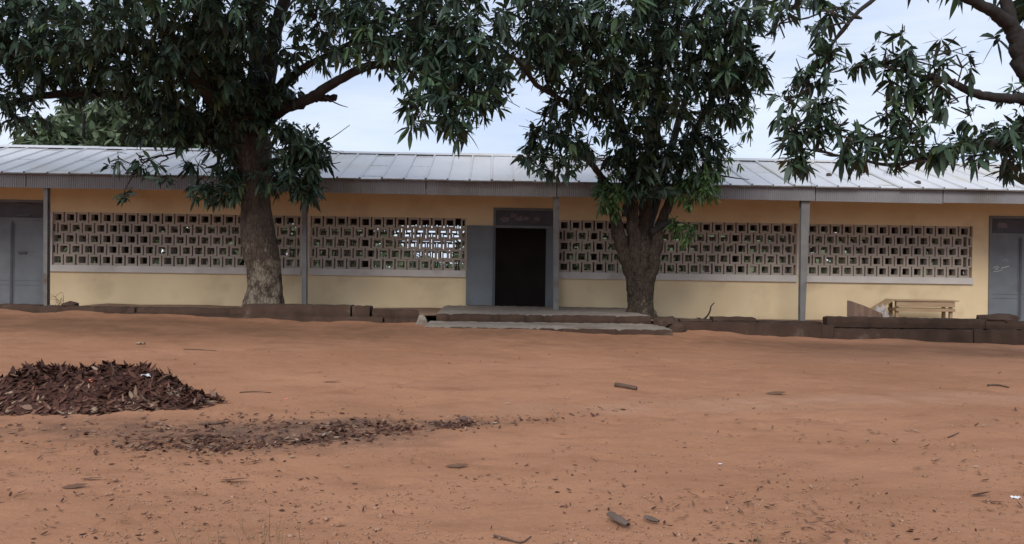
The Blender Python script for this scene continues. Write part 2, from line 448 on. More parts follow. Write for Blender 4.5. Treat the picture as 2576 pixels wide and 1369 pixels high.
def rough_slab(x0, x1, y0, y1, zb, zt_front, zt_back, nxs, nys, jit, seed):
    """slab with worn, uneven edges; returns MB"""
    rr = random.Random(seed)
    mb = MB(); g = {}
    for j in range(nys + 1):
        for i in range(nxs + 1):
            x = x0 + (x1 - x0) * i / nxs; y = y0 + (y1 - y0) * j / nys
            z = zt_front + (zt_back - zt_front) * j / nys + (rr.random() - .5) * jit
            e = 0
            if j == 0: y += (rr.random() - .5) * jit * 1.6; z -= rr.random() * jit * .5
            if j == 0 and rr.random() < .13: y += rr.uniform(.01, .045); z -= rr.uniform(.008, .035)
            if i in (0, nxs): x += (rr.random() - .5) * jit * 3; z -= rr.random() * jit
            g[i, j] = len(mb.v); mb.v.append((x, y, z))
    for j in range(nys):
        for i in range(nxs):
            mb.f.append((g[i, j], g[i + 1, j], g[i + 1, j + 1], g[i, j + 1]))
    edge = [(i, 0) for i in range(nxs + 1)] + [(nxs, j) for j in range(1, nys + 1)] + [(i, nys) for i in range(nxs - 1, -1, -1)] + [(0, j) for j in range(nys - 1, 0, -1)]
    mid = []; low = []
    for (i, j) in edge:
        x, y, z = mb.v[g[i, j]]
        oy = -.012 if j == 0 else 0
        mid.append(len(mb.v)); mb.v.append((x + (rr.random() - .5) * jit * .5, y + oy + (rr.random() - .5) * jit * .6, (z + zb) / 2 + (rr.random() - .5) * jit))
    for (i, j) in edge:
        x, y, z = mb.v[g[i, j]]
        low.append(len(mb.v)); mb.v.append((x, y, zb))
    n = len(edge)
    for k in range(n):
        k2 = (k + 1) % n
        a, b = g[edge[k]], g[edge[k2]]
        mb.f.append((a, mid[k], mid[k2], b)); mb.f.append((mid[k], low[k], low[k2], mid[k2]))
    mb.f.append(tuple(low))
    return mb
def kerb_sides(o):  # side faces take the darker kerb material
    o.data.materials.append(M['kerb'])
    for f in o.data.polygons:
        if f.normal.z < .5: f.material_index = 1
    return o

sx0, sx1 = at(1085, 789, 15.85).x, at(1650, 795, 15.85).x
steps = empty('concrete_steps', ((sx0 + sx1) / 2, 15.0, .35))
tag(steps, 'wide worn grey cement steps in front of the open doorway', 'steps')
kerb_sides(rough_slab(sx0 + .1, sx1 - .1, 15.85, 19.0, .44, .635, .66, 64, 6, .014, 3).build('step', M['step'], steps))
kerb_sides(rough_slab(at(1068, 828, 14.9).x, at(1690, 832, 14.9).x, 14.9, 15.84, .20, .425, .475, 70, 4, .016, 4).build('step', M['step'], steps))

def low_wall(label, spans, seed):
    """spans: list of (x0, x1, zb, zt, y_front, thick, block length)"""
    rr = random.Random(seed)
    root = empty('low_wall', ((spans[0][0] + spans[-1][1]) / 2, 15.85, spans[0][2]))
    tag(root, label, 'low wall')
    for (x0, x1, zb, zt, yf, th, bl) in spans:
        x = x0
        while x < x1 - .05:
            l = min(1.7 * bl * rr.uniform(.75, 1.25), x1 - x)
            if x1 - x - l < .25: l = x1 - x
            dz = rr.uniform(-.018, .018)
            rough_slab(x + .003, x + l - .003, yf + rr.uniform(-.02, .02), yf + th, zb, zt + dz, zt + dz + .005, max(2, int(l / .09)), 2, .015, rr.randint(0, 9999)).build('kerb_block', M['kerb'], root)
            x += l
    return root
def kx(v, Y=15.8): return at(v, 790, Y).x
low_wall('low dark earth-stained kerb wall running below the thick-trunked tree', [
    (-15.5, kx(360), .28, .585, 15.66, .34, 1.5), (kx(360), kx(1068), .20, .535, 15.68, .30, 1.6),
    (-15.5, kx(612), .50, .685, 15.78, .26, 1.3), (kx(612), kx(932), .50, .765, 15.80, .28, 1.7), (kx(934), kx(1052), .50, .685, 15.80, .26, 1.2)], 5)
low_wall('low dark kerb wall of broken slabs below the desk and bent plywood', [
    (kx(1702), kx(2090), .05, .52, 15.66, .36, 1.5), (kx(2090), 15.8, -.05, .46, 15.70, .36, 1.9),
    (kx(1712), kx(1790), .52, .57, 15.80, .25, .5), (kx(1795), kx(1905), .52, .645, 15.80, .25, .6), (kx(1910), kx(2072), .52, .58, 15.82, .22, .45),
    (kx(2080), kx(2300), .46, .655, 15.76, .26, 1.9), (kx(2300), kx(2480), .46, .645, 15.78, .26, .9), (kx(2480), 15.8, .46, .63, 15.78, .28, .6)], 6)

def rock(name, c, rx, ry, rz, m, seed, label=None, cat=None, group=None):
    bm = bmesh.new(); bmesh.ops.create_icosphere(bm, subdivisions=2, radius=1)
    rr = random.Random(seed)
    ph = [rr.uniform(0, 6) for _ in range(6)]
    for v in bm.verts:
        d = v.co.copy()
        k = 1 + .16 * math.sin(3 * d.x + ph[0]) * math.cos(2.6 * d.y + ph[1]) + .10 * math.sin(5 * d.z + ph[2] + 3 * d.x) + rr.uniform(-.05, .05)
        v.co = Vector((d.x * rx * k, d.y * ry * k, max(d.z * k, -.55) * rz))
    me = bpy.data.meshes.new(name); bm.to_mesh(me); bm.free(); me.materials.append(m)
    o = bpy.data.objects.new(name, me); COL.objects.link(o); o.location = c
    if label: tag(o, label, cat, group)
    return o
rock('stone', (kx(1064), 15.62, .42), .12, .16, .19, M['step'], 1, 'pale rounded stone wedged between kerb wall and cement steps', 'stone')
rock('stone', (kx(1672), 15.75, .50), .26, .3, .15, M['kerb'], 2, 'lumpy dark stone at the tree end of the cement steps', 'stone')
rock('stone', (kx(1690), 15.6, .38), .22, .25, .16, M['kerb'], 12, 'broken dark stone leaning on the kerb wall below the tree with fused stems', 'stone')
rock('stone', (kx(2510, 15.95), 15.95, .655), .42, .16, .13, M['kerb'], 3, 'flat heaped stone on the kerb wall before the scribbled grey door', 'stone')
rock('stone', (kx(178, 15.95), 15.92, .70), .2, .1, .07, M['kerb'], 4, 'small dark lump on the kerb wall by the wispy weed', 'stone')

# ================================================================== THE SCHOOL BUILDING
X0, X1 = -16.0, 17.0
Z_SILL0, Z_SILL1, Z_TOP = 1.355, 1.52, 2.82
COURSE = (Z_TOP - Z_SILL1) / 5
def wx(v): return at(v, 620, WALL_Y).x
school = empty('school_building', (0, WALL_Y, .55))
tag(school, 'long cream school block with zinc roof and pierced block screens', 'school building')

A0, A1 = wx(124), wx(757)
B0, B1 = wx(781), wx(1172)
D0, D1 = wx(1240), wx(1397)
C0, C1 = wx(1404), wx(2003)
E0, E1 = wx(2030), wx(2446)
RD0 = wx(2487); RD1 = RD0 + 1.62
LD1 = wx(116); LD0 = LD1 - 1.62
screens = [(A0, A1), (B0, B1), (C0, C1), (E0, E1)]
TH = .20
def wall_box(x0, x1, z0, z1, y0=WALL_Y, y1=WALL_Y + TH, m='wall'):
    mb = MB(); mb.box(x0, x1, y0, y1, z0, z1); return mb.build('wall', M[m], school)
WT = 3.55
# below the screens, butt-jointed along X
DT = 3.10
segs_low = [(X0, LD0), (LD1, D0), (D1, RD0), (RD1, X1)]
for (a, b) in segs_low: wall_box(a, b, .1, Z_SILL0)
wall_box(X0, X1, DT, WT)
solid = [(X0, LD0), (LD1, A0), (A1, B0), (B1, D0), (D1, C0), (C1, E0), (E1, RD0), (RD1, X1)]
for (a, b) in solid: wall_box(a, b, Z_SILL0, DT, m='wall')
for (a, b) in screens: wall_box(a, b, Z_TOP, DT)
# sills
for (a, b) in screens:
    mb = MB(); mb.box(a - .012, b + .012, WALL_Y - .055, WALL_Y + TH, Z_SILL0, Z_SILL1)
    o = mb.build('sill', M['sill'], school)
# plaster fillet pillars beside screens (pale)
for (a, b) in ((wx(757), wx(779)), (wx(2004), wx(2029)), (wx(124), wx(133))):
    mb = MB(); mb.box(a, b, WALL_Y - .03, WALL_Y - .002, Z_SILL1 + .002, Z_TOP); mb.build('pilaster', M['sill'], school)

# one pierced cement block: outer frame with a square through-hole
def block_mesh(name, w, h, d, wl, m):
    bm = bmesh.new()
    def ring(hw, hh, y): return [bm.verts.new((sx * hw, y, sz * hh)) for sx, sz in ((-1, -1), (1, -1), (1, 1), (-1, 1))]
    of, inf = ring(w / 2, h / 2, 0), ring(w / 2 - wl, h / 2 - wl, 0)
    ob, ib = ring(w / 2, h / 2, d), ring(w / 2 - wl - .006, h / 2 - wl - .006, d)
    for k in range(4):
        k2 = (k + 1) % 4
        bm.faces.new((of[k], of[k2], inf[k2], inf[k])); bm.faces.new((ob[k2], ob[k], ib[k], ib[k2]))
        bm.faces.new((of[k2], of[k], ob[k], ob[k2])); bm.faces.new((inf[k], inf[k2], ib[k2], ib[k]))
    bmesh.ops.recalc_face_normals(bm, faces=bm.faces)
    me = bpy.data.meshes.new(name); bm.to_mesh(me); bm.free(); me.materials.append(m)
    return me
PITCH = .2985
BW, BH, BD, BWL = .266, COURSE - .004, .155, .047
blk_me = block_mesh('block', BW, BH, BD, BWL, M['block'])
half_me = block_mesh('half_block', BW * .5, BH, BD, .038, M['block'])
jr = random.Random(3)
for si, (a, b) in enumerate(screens):
    scr = empty('block_screen', (0, 0, 0)); scr.parent = school
    start = a + (.02 if si != 0 else .06)
    for r in range(5):
        z = Z_SILL1 + COURSE * (r + .5)
        off = 0 if r % 2 == 0 else PITCH / 2
        x = start + BW / 2 + off
        if off:
            o = link_copy('half_block', half_me, scr); o.location = (start + .045, .02, z - .55)
        while x + BW / 2 < b + .004:
            o = link_copy('block', blk_me, scr)
            o.location = (x + jr.uniform(-.005, .005), .015 + jr.uniform(-.006, .006), z - .55 )
            o.rotation_euler = (jr.uniform(-.006, .006), jr.uniform(-.008, .008), jr.uniform(-.02, .02))
            x += PITCH
        rem = b - (x - BW / 2)
        if rem > .09:
            o = link_copy('half_block', half_me, scr); o.location = (b - .066, .02, z - .55)
    # thin beds of mortar between the courses
    for r in range(1, 5):
        mb = MB(); mb.box(a + .003, b - .003, WALL_Y + .03, WALL_Y + .15, Z_SILL1 + COURSE * r - .009, Z_SILL1 + COURSE * r + .009)
        mb.build('mortar_bed', M['block'], scr)

# rear wall, pierced the same way (light comes through)
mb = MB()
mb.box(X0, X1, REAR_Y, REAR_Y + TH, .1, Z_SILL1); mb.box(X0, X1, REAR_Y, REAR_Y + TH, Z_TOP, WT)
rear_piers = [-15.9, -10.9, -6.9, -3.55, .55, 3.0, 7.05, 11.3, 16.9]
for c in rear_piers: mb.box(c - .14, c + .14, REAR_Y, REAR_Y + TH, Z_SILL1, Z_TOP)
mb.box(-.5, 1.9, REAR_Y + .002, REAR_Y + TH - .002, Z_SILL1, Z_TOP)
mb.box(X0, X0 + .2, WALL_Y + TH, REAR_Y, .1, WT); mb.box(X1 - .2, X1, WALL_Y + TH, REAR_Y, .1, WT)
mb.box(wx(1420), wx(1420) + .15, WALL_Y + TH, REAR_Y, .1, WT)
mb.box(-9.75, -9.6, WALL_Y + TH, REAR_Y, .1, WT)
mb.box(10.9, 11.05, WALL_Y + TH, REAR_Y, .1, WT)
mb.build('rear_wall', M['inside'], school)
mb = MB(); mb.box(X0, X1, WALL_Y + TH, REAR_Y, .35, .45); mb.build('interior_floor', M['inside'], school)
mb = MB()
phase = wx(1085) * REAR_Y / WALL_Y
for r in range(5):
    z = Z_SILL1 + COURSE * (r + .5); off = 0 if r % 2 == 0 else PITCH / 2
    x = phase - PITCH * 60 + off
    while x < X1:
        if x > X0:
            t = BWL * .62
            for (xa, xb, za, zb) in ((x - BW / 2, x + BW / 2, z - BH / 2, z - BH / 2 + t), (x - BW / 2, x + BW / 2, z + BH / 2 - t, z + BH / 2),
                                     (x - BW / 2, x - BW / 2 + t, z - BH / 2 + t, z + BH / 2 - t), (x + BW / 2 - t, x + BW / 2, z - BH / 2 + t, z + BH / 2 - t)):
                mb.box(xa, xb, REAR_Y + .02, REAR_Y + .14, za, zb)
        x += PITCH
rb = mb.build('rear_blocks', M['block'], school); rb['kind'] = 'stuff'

# roof: front slope of ribbed zinc sheets laid side by side
ZE, ZR = 3.545, 4.515
PW = .492
EY = EAVE_Y - .1
def sheet_mesh():
    prof = [(0, 0), (.016, .034), (.044, .034), (.060, 0), (.17, .004), (.28, .001), (.39, .004), (PW + .006, .0)]
    ys = [EY, 18.4, 19.3, RIDGE_Y]
    vs_, fs = [], []
    for y in ys:
        z = ZE + (ZR - ZE) * (y - EY) / (RIDGE_Y - EY)
        for (px, pz) in prof: vs_.append((px, y - WALL_Y, z + pz - .55))
    n = len(prof)
    for j in range(len(ys) - 1):
        for i in range(n - 1): fs.append((j * n + i, j * n + i + 1, (j + 1) * n + i + 1, (j + 1) * n + i))
    # lower lip so the sheet shows an edge
    b = len(vs_)
    for (px, pz) in prof: vs_.append((px, EY - .003 - WALL_Y, ZE - .028 - .55))
    for i in range(n - 1): fs.append((b + i, b + i + 1, i + 1, i))
    me = bpy.data.meshes.new('roof_sheet'); me.from_pydata(vs_, [], fs); me.update(); me.materials.append(M['roof']); me.materials.append(M['roof_dark'])
    for f in me.polygons[-(n - 1):]: f.material_index = 1  # dark lip puts the shade of the open rib ends into the colour
    return me
sh_me = sheet_mesh()
mb = MB()
for y in (17.7, 18.8, 19.9):
    z = ZE + (ZR - ZE) * (y - EY) / (RIDGE_Y - EY)
    mb.box(X0, X1, y - .04, y + .04, z - .13, z - .015)
roof = mb.build('roof', M['roof_dark'], school)
x = X0 - .3; k = 0
rr = random.Random(9)
while x < X1 + .3:
    o = link_copy('roof_sheet', sh_me, roof)
    o.location = (x + rr.uniform(-.006, .006), rr.uniform(-.025, .025), rr.uniform(-.006, .008))
    o.rotation_euler = (rr.uniform(-.002, .002), 0, rr.uniform(-.002, .002))
    x += PW
mb = MB()
for k in range(11):
    xa = X0 - .3 + k * 3.1
    mb.add([(xa, RIDGE_Y - .16, ZR - .02), (xa + 3.12, RIDGE_Y - .16, ZR - .02), (xa + 3.12, RIDGE_Y, ZR + .055 + .01 * (k % 2)), (xa, RIDGE_Y, ZR + .055 + .01 * (k % 2)),
            (xa + 3.12, RIDGE_Y + .2, ZR - .03), (xa, RIDGE_Y + .2, ZR - .03)], [(0, 1, 2, 3), (3, 2, 4, 5)])
mb.build('ridge_cap', M['roof'], roof)
mb = MB()
mb.add([(X0 - .3, RIDGE_Y, ZR - .01), (X1 + .3, RIDGE_Y, ZR - .01), (X1 + .3, 23.4, 3.62), (X0 - .3, 23.4, 3.62)], [(0, 1, 2, 3)])
mb.add([(X0, WALL_Y + TH, WT), (X0, REAR_Y, WT), (X0, RIDGE_Y, ZR - .03)], [(0, 1, 2)])
mb.add([(X1, WALL_Y + TH, WT), (X1, REAR_Y, WT), (X1, RIDGE_Y, ZR - .03)], [(0, 1, 2)])
mb.build('rear_roof', M['roof'], school)

# fascia of narrow-ribbed zinc sheets
fr = random.Random(21)
x = X0 - .3
while x < X1 + .3:
    L_ = 2.95
    prof = []
    n = int(L_ / .0475)
    for i in range(n):
        u = i * L_ / n
        prof += [(u, 0), (u + .012, -.011), (u + .03, -.011), (u + .04, 0)]
    zb, zt = 3.225 + fr.uniform(-.008, .008), 3.535
    sag = fr.uniform(-.01, .01)
    vs_ = [(x + px, EAVE_Y + py, zb + sag * (px / L_)) for px, py in prof] + [(x + px, EAVE_Y + py, zt) for px, py in prof]
    m_ = len(prof)
    mb = MB(); mb.add(vs_, [(i, i + 1, m_ + i + 1, m_ + i) for i in range(m_ - 1)])
    mb.box(x + .01, x + L_ - .01, EAVE_Y + .012, EAVE_Y + .05, zb + .03, zt)
    mb.build('fascia_sheet', M['fascia'], school)
    x += L_ + .01

# posts under the eave
post_v = [(116, 116, .08, .09), (766, 765, .105, .11), (1399, 1399, .12, .13), (2018, 2026, .115, .21)]
for (v, v2, wb, wt) in post_v:
    X = at(v, 760, 17.6).x; X2 = at(v2, 500, 17.6).x
    zb = floor_z(X) - .08
    mb = MB(); y0, y1 = 17.57, 17.69
    for (xa, xb, ya, yb, tp) in ((-.5, .5, y0, y0 + .012, 1), (-.5, .5, y1 - .012, y1, 1), (-.06, .06, y0 + .012, y1 - .012, 1)):
        w0, w1 = wb, wt
        mb.add([(X + xa * w0, ya, zb), (X + xb * w0, ya, zb), (X + xb * w0, yb, zb), (X + xa * w0, yb, zb),
                (X2 + xa * w1, ya, 3.37), (X2 + xb * w1, ya, 3.37), (X2 + xb * w1, yb, 3.37), (X2 + xa * w1, yb, 3.37)],
               [(0, 3, 2, 1), (4, 5, 6, 7), (0, 1, 5, 4), (1, 2, 6, 5), (2, 3, 7, 6), (3, 0, 4, 7)])
    mb.build('post', M['post'], school)
mb = MB(); mb.box(X0, X1, 17.58, 17.68, 3.37, 3.49); mb.build('eave_beam', M['roof_dark'], school)

# doors ------------------------------------------------------------------
def patch(mb, cx, cz, w, h, y, seed, n=14):
    rr = random.Random(seed)
    pts = []
    for k in range(n):
        a = 2 * math.pi * k / n; q_ = rr.uniform(.7, 1.1)
        pts.append((cx + math.copysign(abs(math.cos(a)) ** .6, math.cos(a)) * w / 2 * q_, y, cz + math.copysign(abs(math.sin(a)) ** .6, math.sin(a)) * h / 2 * q_))
    mb.add(pts, [tuple(range(n))])
def leaf_panel(x0, x1, z0, z1, y, parent, rails=(0.28, .33, .66)):
    """door leaf of sheet metal with pressed rails"""
    mb = MB(); mb.box(x0, x1, y, y + .04, z0, z1)
    o = mb.build('door_leaf', M['grey_paint'], parent)
    fm = MB()
    t = .05
    fm.box(x0 + .003, x0 + t, y - .012, y - .001, z0 + .003, z1 - .003); fm.box(x1 - t, x1 - .003, y - .012, y - .001, z0 + .003, z1 - .003)
    for rz in rails:
        zc = z0 + (z1 - z0) * rz
        fm.box(x0 + t + .001, x1 - t - .001, y - .010, y - .001, zc - .02, zc + .02)
    fm.box(x0 + t + .001, x1 - t - .001, y - .012, y - .001, z0 + .003, z0 + .06); fm.box(x0 + t + .001, x1 - t - .001, y - .012, y - .001, z1 - .06, z1 - .003)
    fm.build('rail', M['grey_paint'], o)
    return o
def door_unit(x0, x1, zf, tz):
    fr_ = MB(); y = WALL_Y - .03
    fr_.box(x0, x0 + .06, y, WALL_Y + TH, zf, DT - .002); fr_.box(x1 - .06, x1, y, WALL_Y + TH, zf, DT - .002)
    fr_.box(x0 + .06, x1 - .06, y, WALL_Y + TH, DT - .062, DT - .002); fr_.box(x0 + .06, x1 - .06, y + .002, WALL_Y + TH, tz, tz + .06)
    return fr_.build('door_frame', M['grey_paint'], school)
# the open doorway in the middle
df = door_unit(D0, D1, .45, 2.60)
mb = MB(); mb.box(D0 + .06, D1 - .06, WALL_Y + .01, WALL_Y + .04, 2.66, DT - .062); tp = mb.build('transom_panel', M['dark_panel'], df)
yy_ = WALL_Y + .007
tx = lambda u: D0 + (u - 190) / (1940 - 190) * (D1 - D0)
tz = lambda w_: DT - (w_ - 340) / (880 - 340) * .5
M['chalk_faint'] = mat('faint_chalk', (.11, .095, .10), (.20, .175, .18), 22.0, .95, 0)
for (ua, ub, wa, wb, sd) in ((380, 660, 580, 730, 1), (670, 830, 480, 600, 2), (780, 1050, 550, 690, 3), (1040, 1200, 560, 680, 4), (1320, 1490, 580, 690, 5)):
    mb = MB(); patch(mb, tx((ua + ub) / 2), tz((wa + wb) / 2), (tx(ub) - tx(ua)), abs(tz(wa) - tz(wb)), yy_ - .0004 * sd, sd)
    mb.build('chalk_mark', M['chalk_faint'], tp)
lo = leaf_panel(wx(1174), wx(1241) - .005, .66, 2.64, WALL_Y - .11, df, (.25, .30, .62, .67))
lo['label'] = 'grey door leaf folded back flat against the wall'
hx = at(1388, 640, WALL_Y - .2).x
mb = MB(); mb.obox((D1 - .085, WALL_Y - .17, 1.63), (.55, -.835, 0), (.835, .55, 0), (0, 0, 1), .24, .02, .98)
lo2 = mb.build('door_leaf', M['grey_paint'], df); lo2['label'] = 'grey door leaf standing open edge-on'
# closed doors at either end
def closed_door(x0, x1, marks):
    f = door_unit(x0, x1, .40, 2.60)
    m_ = MB(); m_.box(x0 + .06, x1 - .06, WALL_Y + .01, WALL_Y + .04, 2.66, DT - .062); t_ = m_.build('transom_panel', M['dark_panel'], f)
    xm = (x0 + x1) / 2
    l1 = leaf_panel(x0 + .062, xm - .004, .42, 2.598, WALL_Y - .005, f); l2 = leaf_panel(xm + .004, x1 - .062, .42, 2.598, WALL_Y - .005, f)
    m_ = MB(); m_.box(xm - .03, xm + .03, WALL_Y - .033, WALL_Y - .018, .5, 2.55); m_.build('cover_strip', M['dark_panel'], f)
    return f, t_, l1, l2
fL, tL, l1, l2 = closed_door(LD0, LD1, None)
for zc in (3.0, 2.72):
    m_ = MB(); m_.obox((wx(60), WALL_Y - .015, zc), (1, 0, 0), (0, .8, .6), (0, -.6, .8), .16, .035, .006); m_.build('louvre', M['grey_paint'], tL)
m_ = MB(); m_.box(wx(48), wx(68), WALL_Y - .045, WALL_Y - .018, 1.78, 1.82); m_.build('handle', M['dark_panel'], l2)
fR, tR, r1, r2 = closed_door(RD0, RD1, None)
m_ = MB(); patch(m_, wx(2521), 2.86, .30, .17, WALL_Y + .007, 7); m_.build('chalk_mark', M['chalk_faint'], tR)
def stroke(mb, pts, w, y):
    n0 = len(mb.v)
    for k, (x, z) in enumerate(pts):
        a, b = pts[max(k - 1, 0)], pts[min(k + 1, len(pts) - 1)]
        d = Vector((b[0] - a[0], 0, b[1] - a[1])); n_ = Vector((-d.z, 0, d.x)).normalized() * w / 2
        mb.v += [(x + n_.x, y, z + n_.z), (x - n_.x, y, z - n_.z)]
    for k in range(len(pts) - 1): a = n0 + 2 * k; mb.f.append((a, a + 1, a + 3, a + 2))
bx = wx(2498)
for pts, w_, dy in (([(0, 1.78), (.12, 1.83), (.16, 1.80), (.04, 1.74), (.13, 1.75)], .014, 0), ([(.22, 1.77), (.30, 1.80), (.42, 1.83)], .016, 1), ([(.02, 1.68), (.18, 1.71), (.24, 1.74)], .010, 2), ([(.25, 1.97), (.34, 2.0), (.40, 1.98), (.36, 1.94)], .008, 3)):
    m_ = MB(); stroke(m_, [(bx + a, b) for a, b in pts], w_, WALL_Y - .0065 - .0004 * dy); m_.build('chalk_mark', M['chalk'], r1)

# loose things lying on the roof
for i, (v, y, lab) in enumerate(((2085, 443, 'dark round stone lying halfway up the zinc roof slope'), (2308, 463, 'dark round stone lying at the lower edge of the zinc roof'))):
    d = ray(v, y); n_ = Vector((0, -(ZR - ZE), RIDGE_Y - EY)); p0 = Vector((0, EY, ZE))
    t = (p0 - CAM_LOC).dot(n_) / d.dot(n_); p = CAM_LOC + d * t
    rock('stone', p + Vector((0, 0, .03)), .075, .06, .05, M['stone'], 30 + i, lab, 'stone')

# ================================================================== FOLIAGE MACHINERY
LT = np.array([0, .22, .52, .8, 1.0]); LW = np.array([.06, .72, 1.0, .62, 0.0])
def leaf_strip(P, D, S, L, W, droop, fold=.0):
    """P base (n,3), D dir, S side, L length, W half width -> verts, faces, (8 verts 6 tris per leaf)"""
    n = len(P)
    g = np.array([0, 0, -1.0])
    V = np.empty((n, 8, 3))
    k = 0
    for ti in range(5):
        t = LT[ti]
        c = P + D * (L * t)[:, None] + g * (droop * L * t * t)[:, None]
        if ti == 0: V[:, 0] = c
        elif ti == 4: V[:, 7] = c
        else:
            w = (W * LW[ti])[:, None]
            V[:, 2 * ti - 1] = c - S * w; V[:, 2 * ti] = c + S * w
    base = (np.arange(n) * 8)[:, None]
    tri = np.array([0, 1, 2, 7, 6, 5]); quad = np.array([1, 3, 4, 2, 3, 5, 6, 4])
    fl = np.concatenate([base + tri, base + quad], 1)
    return V.reshape(-1, 3), fl
def leaves_mesh(name, P, D, S, L, W, droop, rnd, m, parent):
    V, fl = leaf_strip(P, D, S, L, W, droop)
    n = len(P)
    lt = np.tile(np.array([3, 3, 4, 4]), n)
    if parent is not None: V = V - np.array(parent.location)
    return mesh_np(name, V, fl.ravel(), lt, m, parent, rnd=np.repeat(rnd, 8))
def unit(a): return a / np.maximum(np.linalg.norm(a, axis=-1, keepdims=True), 1e-9)

def whorls(C, A, per, L0, spread=(.75, 1.5), r=rng):
    """leaf rosettes at the twig tips C with axes A"""
    n = len(C); k = r.integers(per[0], per[1] + 1, n)
    I = np.repeat(np.arange(n), k)
    A_ = A[I]; m = len(I)
    h = unit(np.cross(A_, unit(r.normal(size=(m, 3)))))
    th = r.uniform(spread[0], spread[1], m)[:, None]
    D = unit(A_ * np.cos(th) + h * np.sin(th) + np.array([0, 0, -.5]) + r.normal(size=(m, 3)) * .16)
    P = C[I] - A_ * r.uniform(0, .10, m)[:, None] + D * .015
    up = unit(np.array([0, 0, 1.0]) + r.normal(size=(m, 3)) * .45)
    S = unit(np.cross(D, up))
    sz = np.clip(r.normal(.92, .2, n), .5, 1.3)[I]
    L = L0 * sz * r.uniform(.55, 1.15, m); W = L * r.uniform(.11, .17, m)
    drp = r.uniform(.05, .55, m)
    return P, D, S, L, W, drp, I

def clump_points(clumps, od, leafarea, r=rng):
    C, A, cen = [], [], []
    for c in clumps:
        xv, yv, rx, ry, Y, rY = c[:6]; k = c[6] if len(c) > 6 else 1.0
        s = scale_at(Y); o = np.array(at(xv, yv, Y))
        a, b = rx * s, ry * s
        n = max(3, int(math.pi * a * b * od * k / leafarea))
        u = unit(r.normal(size=(n, 3))); rad = r.uniform(0, 1, n) ** (1 / 2.2)
        rad = rad * (1 + .16 * np.sin(u[:, 0] * 5 + xv) * np.cos(u[:, 2] * 6 + yv)) + r.normal(size=n) * .05
        p = u * rad[:, None] * np.array([a, rY, b])
        ax = unit(u * .8 + r.normal(size=(n, 3)) * .6 + np.array([0, 0, .25]))
        C.append(o + p); A.append(ax); cen.append(np.repeat(o[None], n, 0))
    return np.concatenate(C), np.concatenate(A), np.concatenate(cen)

# a few single-leaf meshes shared by the leaves that can be picked out
def single_leaf(name, L, w, droop, twist, m):
    P = np.zeros((1, 3)); D = np.array([[1.0, 0, 0]]); S = np.array([[0, 1.0, twist]])
    V, fl = leaf_strip(P, D, unit(S), np.array([L]), np.array([w]), np.array([droop]))
    V = V.reshape(-1, 3)
    # raised margins either side of a midrib
    mid = [V[0]] + [(V[2 * i - 1] + V[2 * i]) / 2 - np.array([0, 0, .10 * w]) for i in (1, 2, 3)] + [V[7]]
    verts = [V[0], V[1], mid[1], V[2], V[3], mid[2], V[4], V[5], mid[3], V[6], V[7]]
    faces = [(0, 1, 2), (0, 2, 3), (1, 4, 5, 2), (2, 5, 6, 3), (4, 7, 8, 5), (5, 8, 9, 6), (7, 10, 8), (8, 10, 9)]
    me = bpy.data.meshes.new(name); me.from_pydata([tuple(p) for p in verts], [], faces); me.update()
    a = me.attributes.new('rnd', 'FLOAT', 'POINT'); a.data.foreach_set('value', np.full(len(verts), twist * .5 + .5, np.float32))
    me.materials.append(m)
    return me
LEAF_ME = [single_leaf('leaf', 1.0, .115, dr, tw, M['leaf']) for dr, tw in ((.12, -.4), (.22, .1), (.32, .45), (.18, .3))]

def to_view(P):
    """rough picture position of points, used to choose which leaves become parts of their own"""
    Q = (P - np.array(CAM_LOC)) @ np.array(CAM_R)
    z = -Q[:, 2]
    return 1288 + F * Q[:, 0] / z, 684.5 - F * Q[:, 1] / z, z

def twigs_to(mb, C, cen, A, r0=.006, ln=.45, seed=0):
    rr = np.random.default_rng(seed)
    for c, o, a in zip(C, cen, A):
        d = (o - c); l = np.linalg.norm(d)
        if l < 1e-3: continue
        d = d / l * min(l, ln)
        m_ = c + d * .5 - a * .06 + rr.normal(size=3) * .02
        mb.tube([tuple(c), tuple(m_), tuple(c + d)], [r0 * .5, r0 * .9, r0 * 1.5], n=3, caps=False)

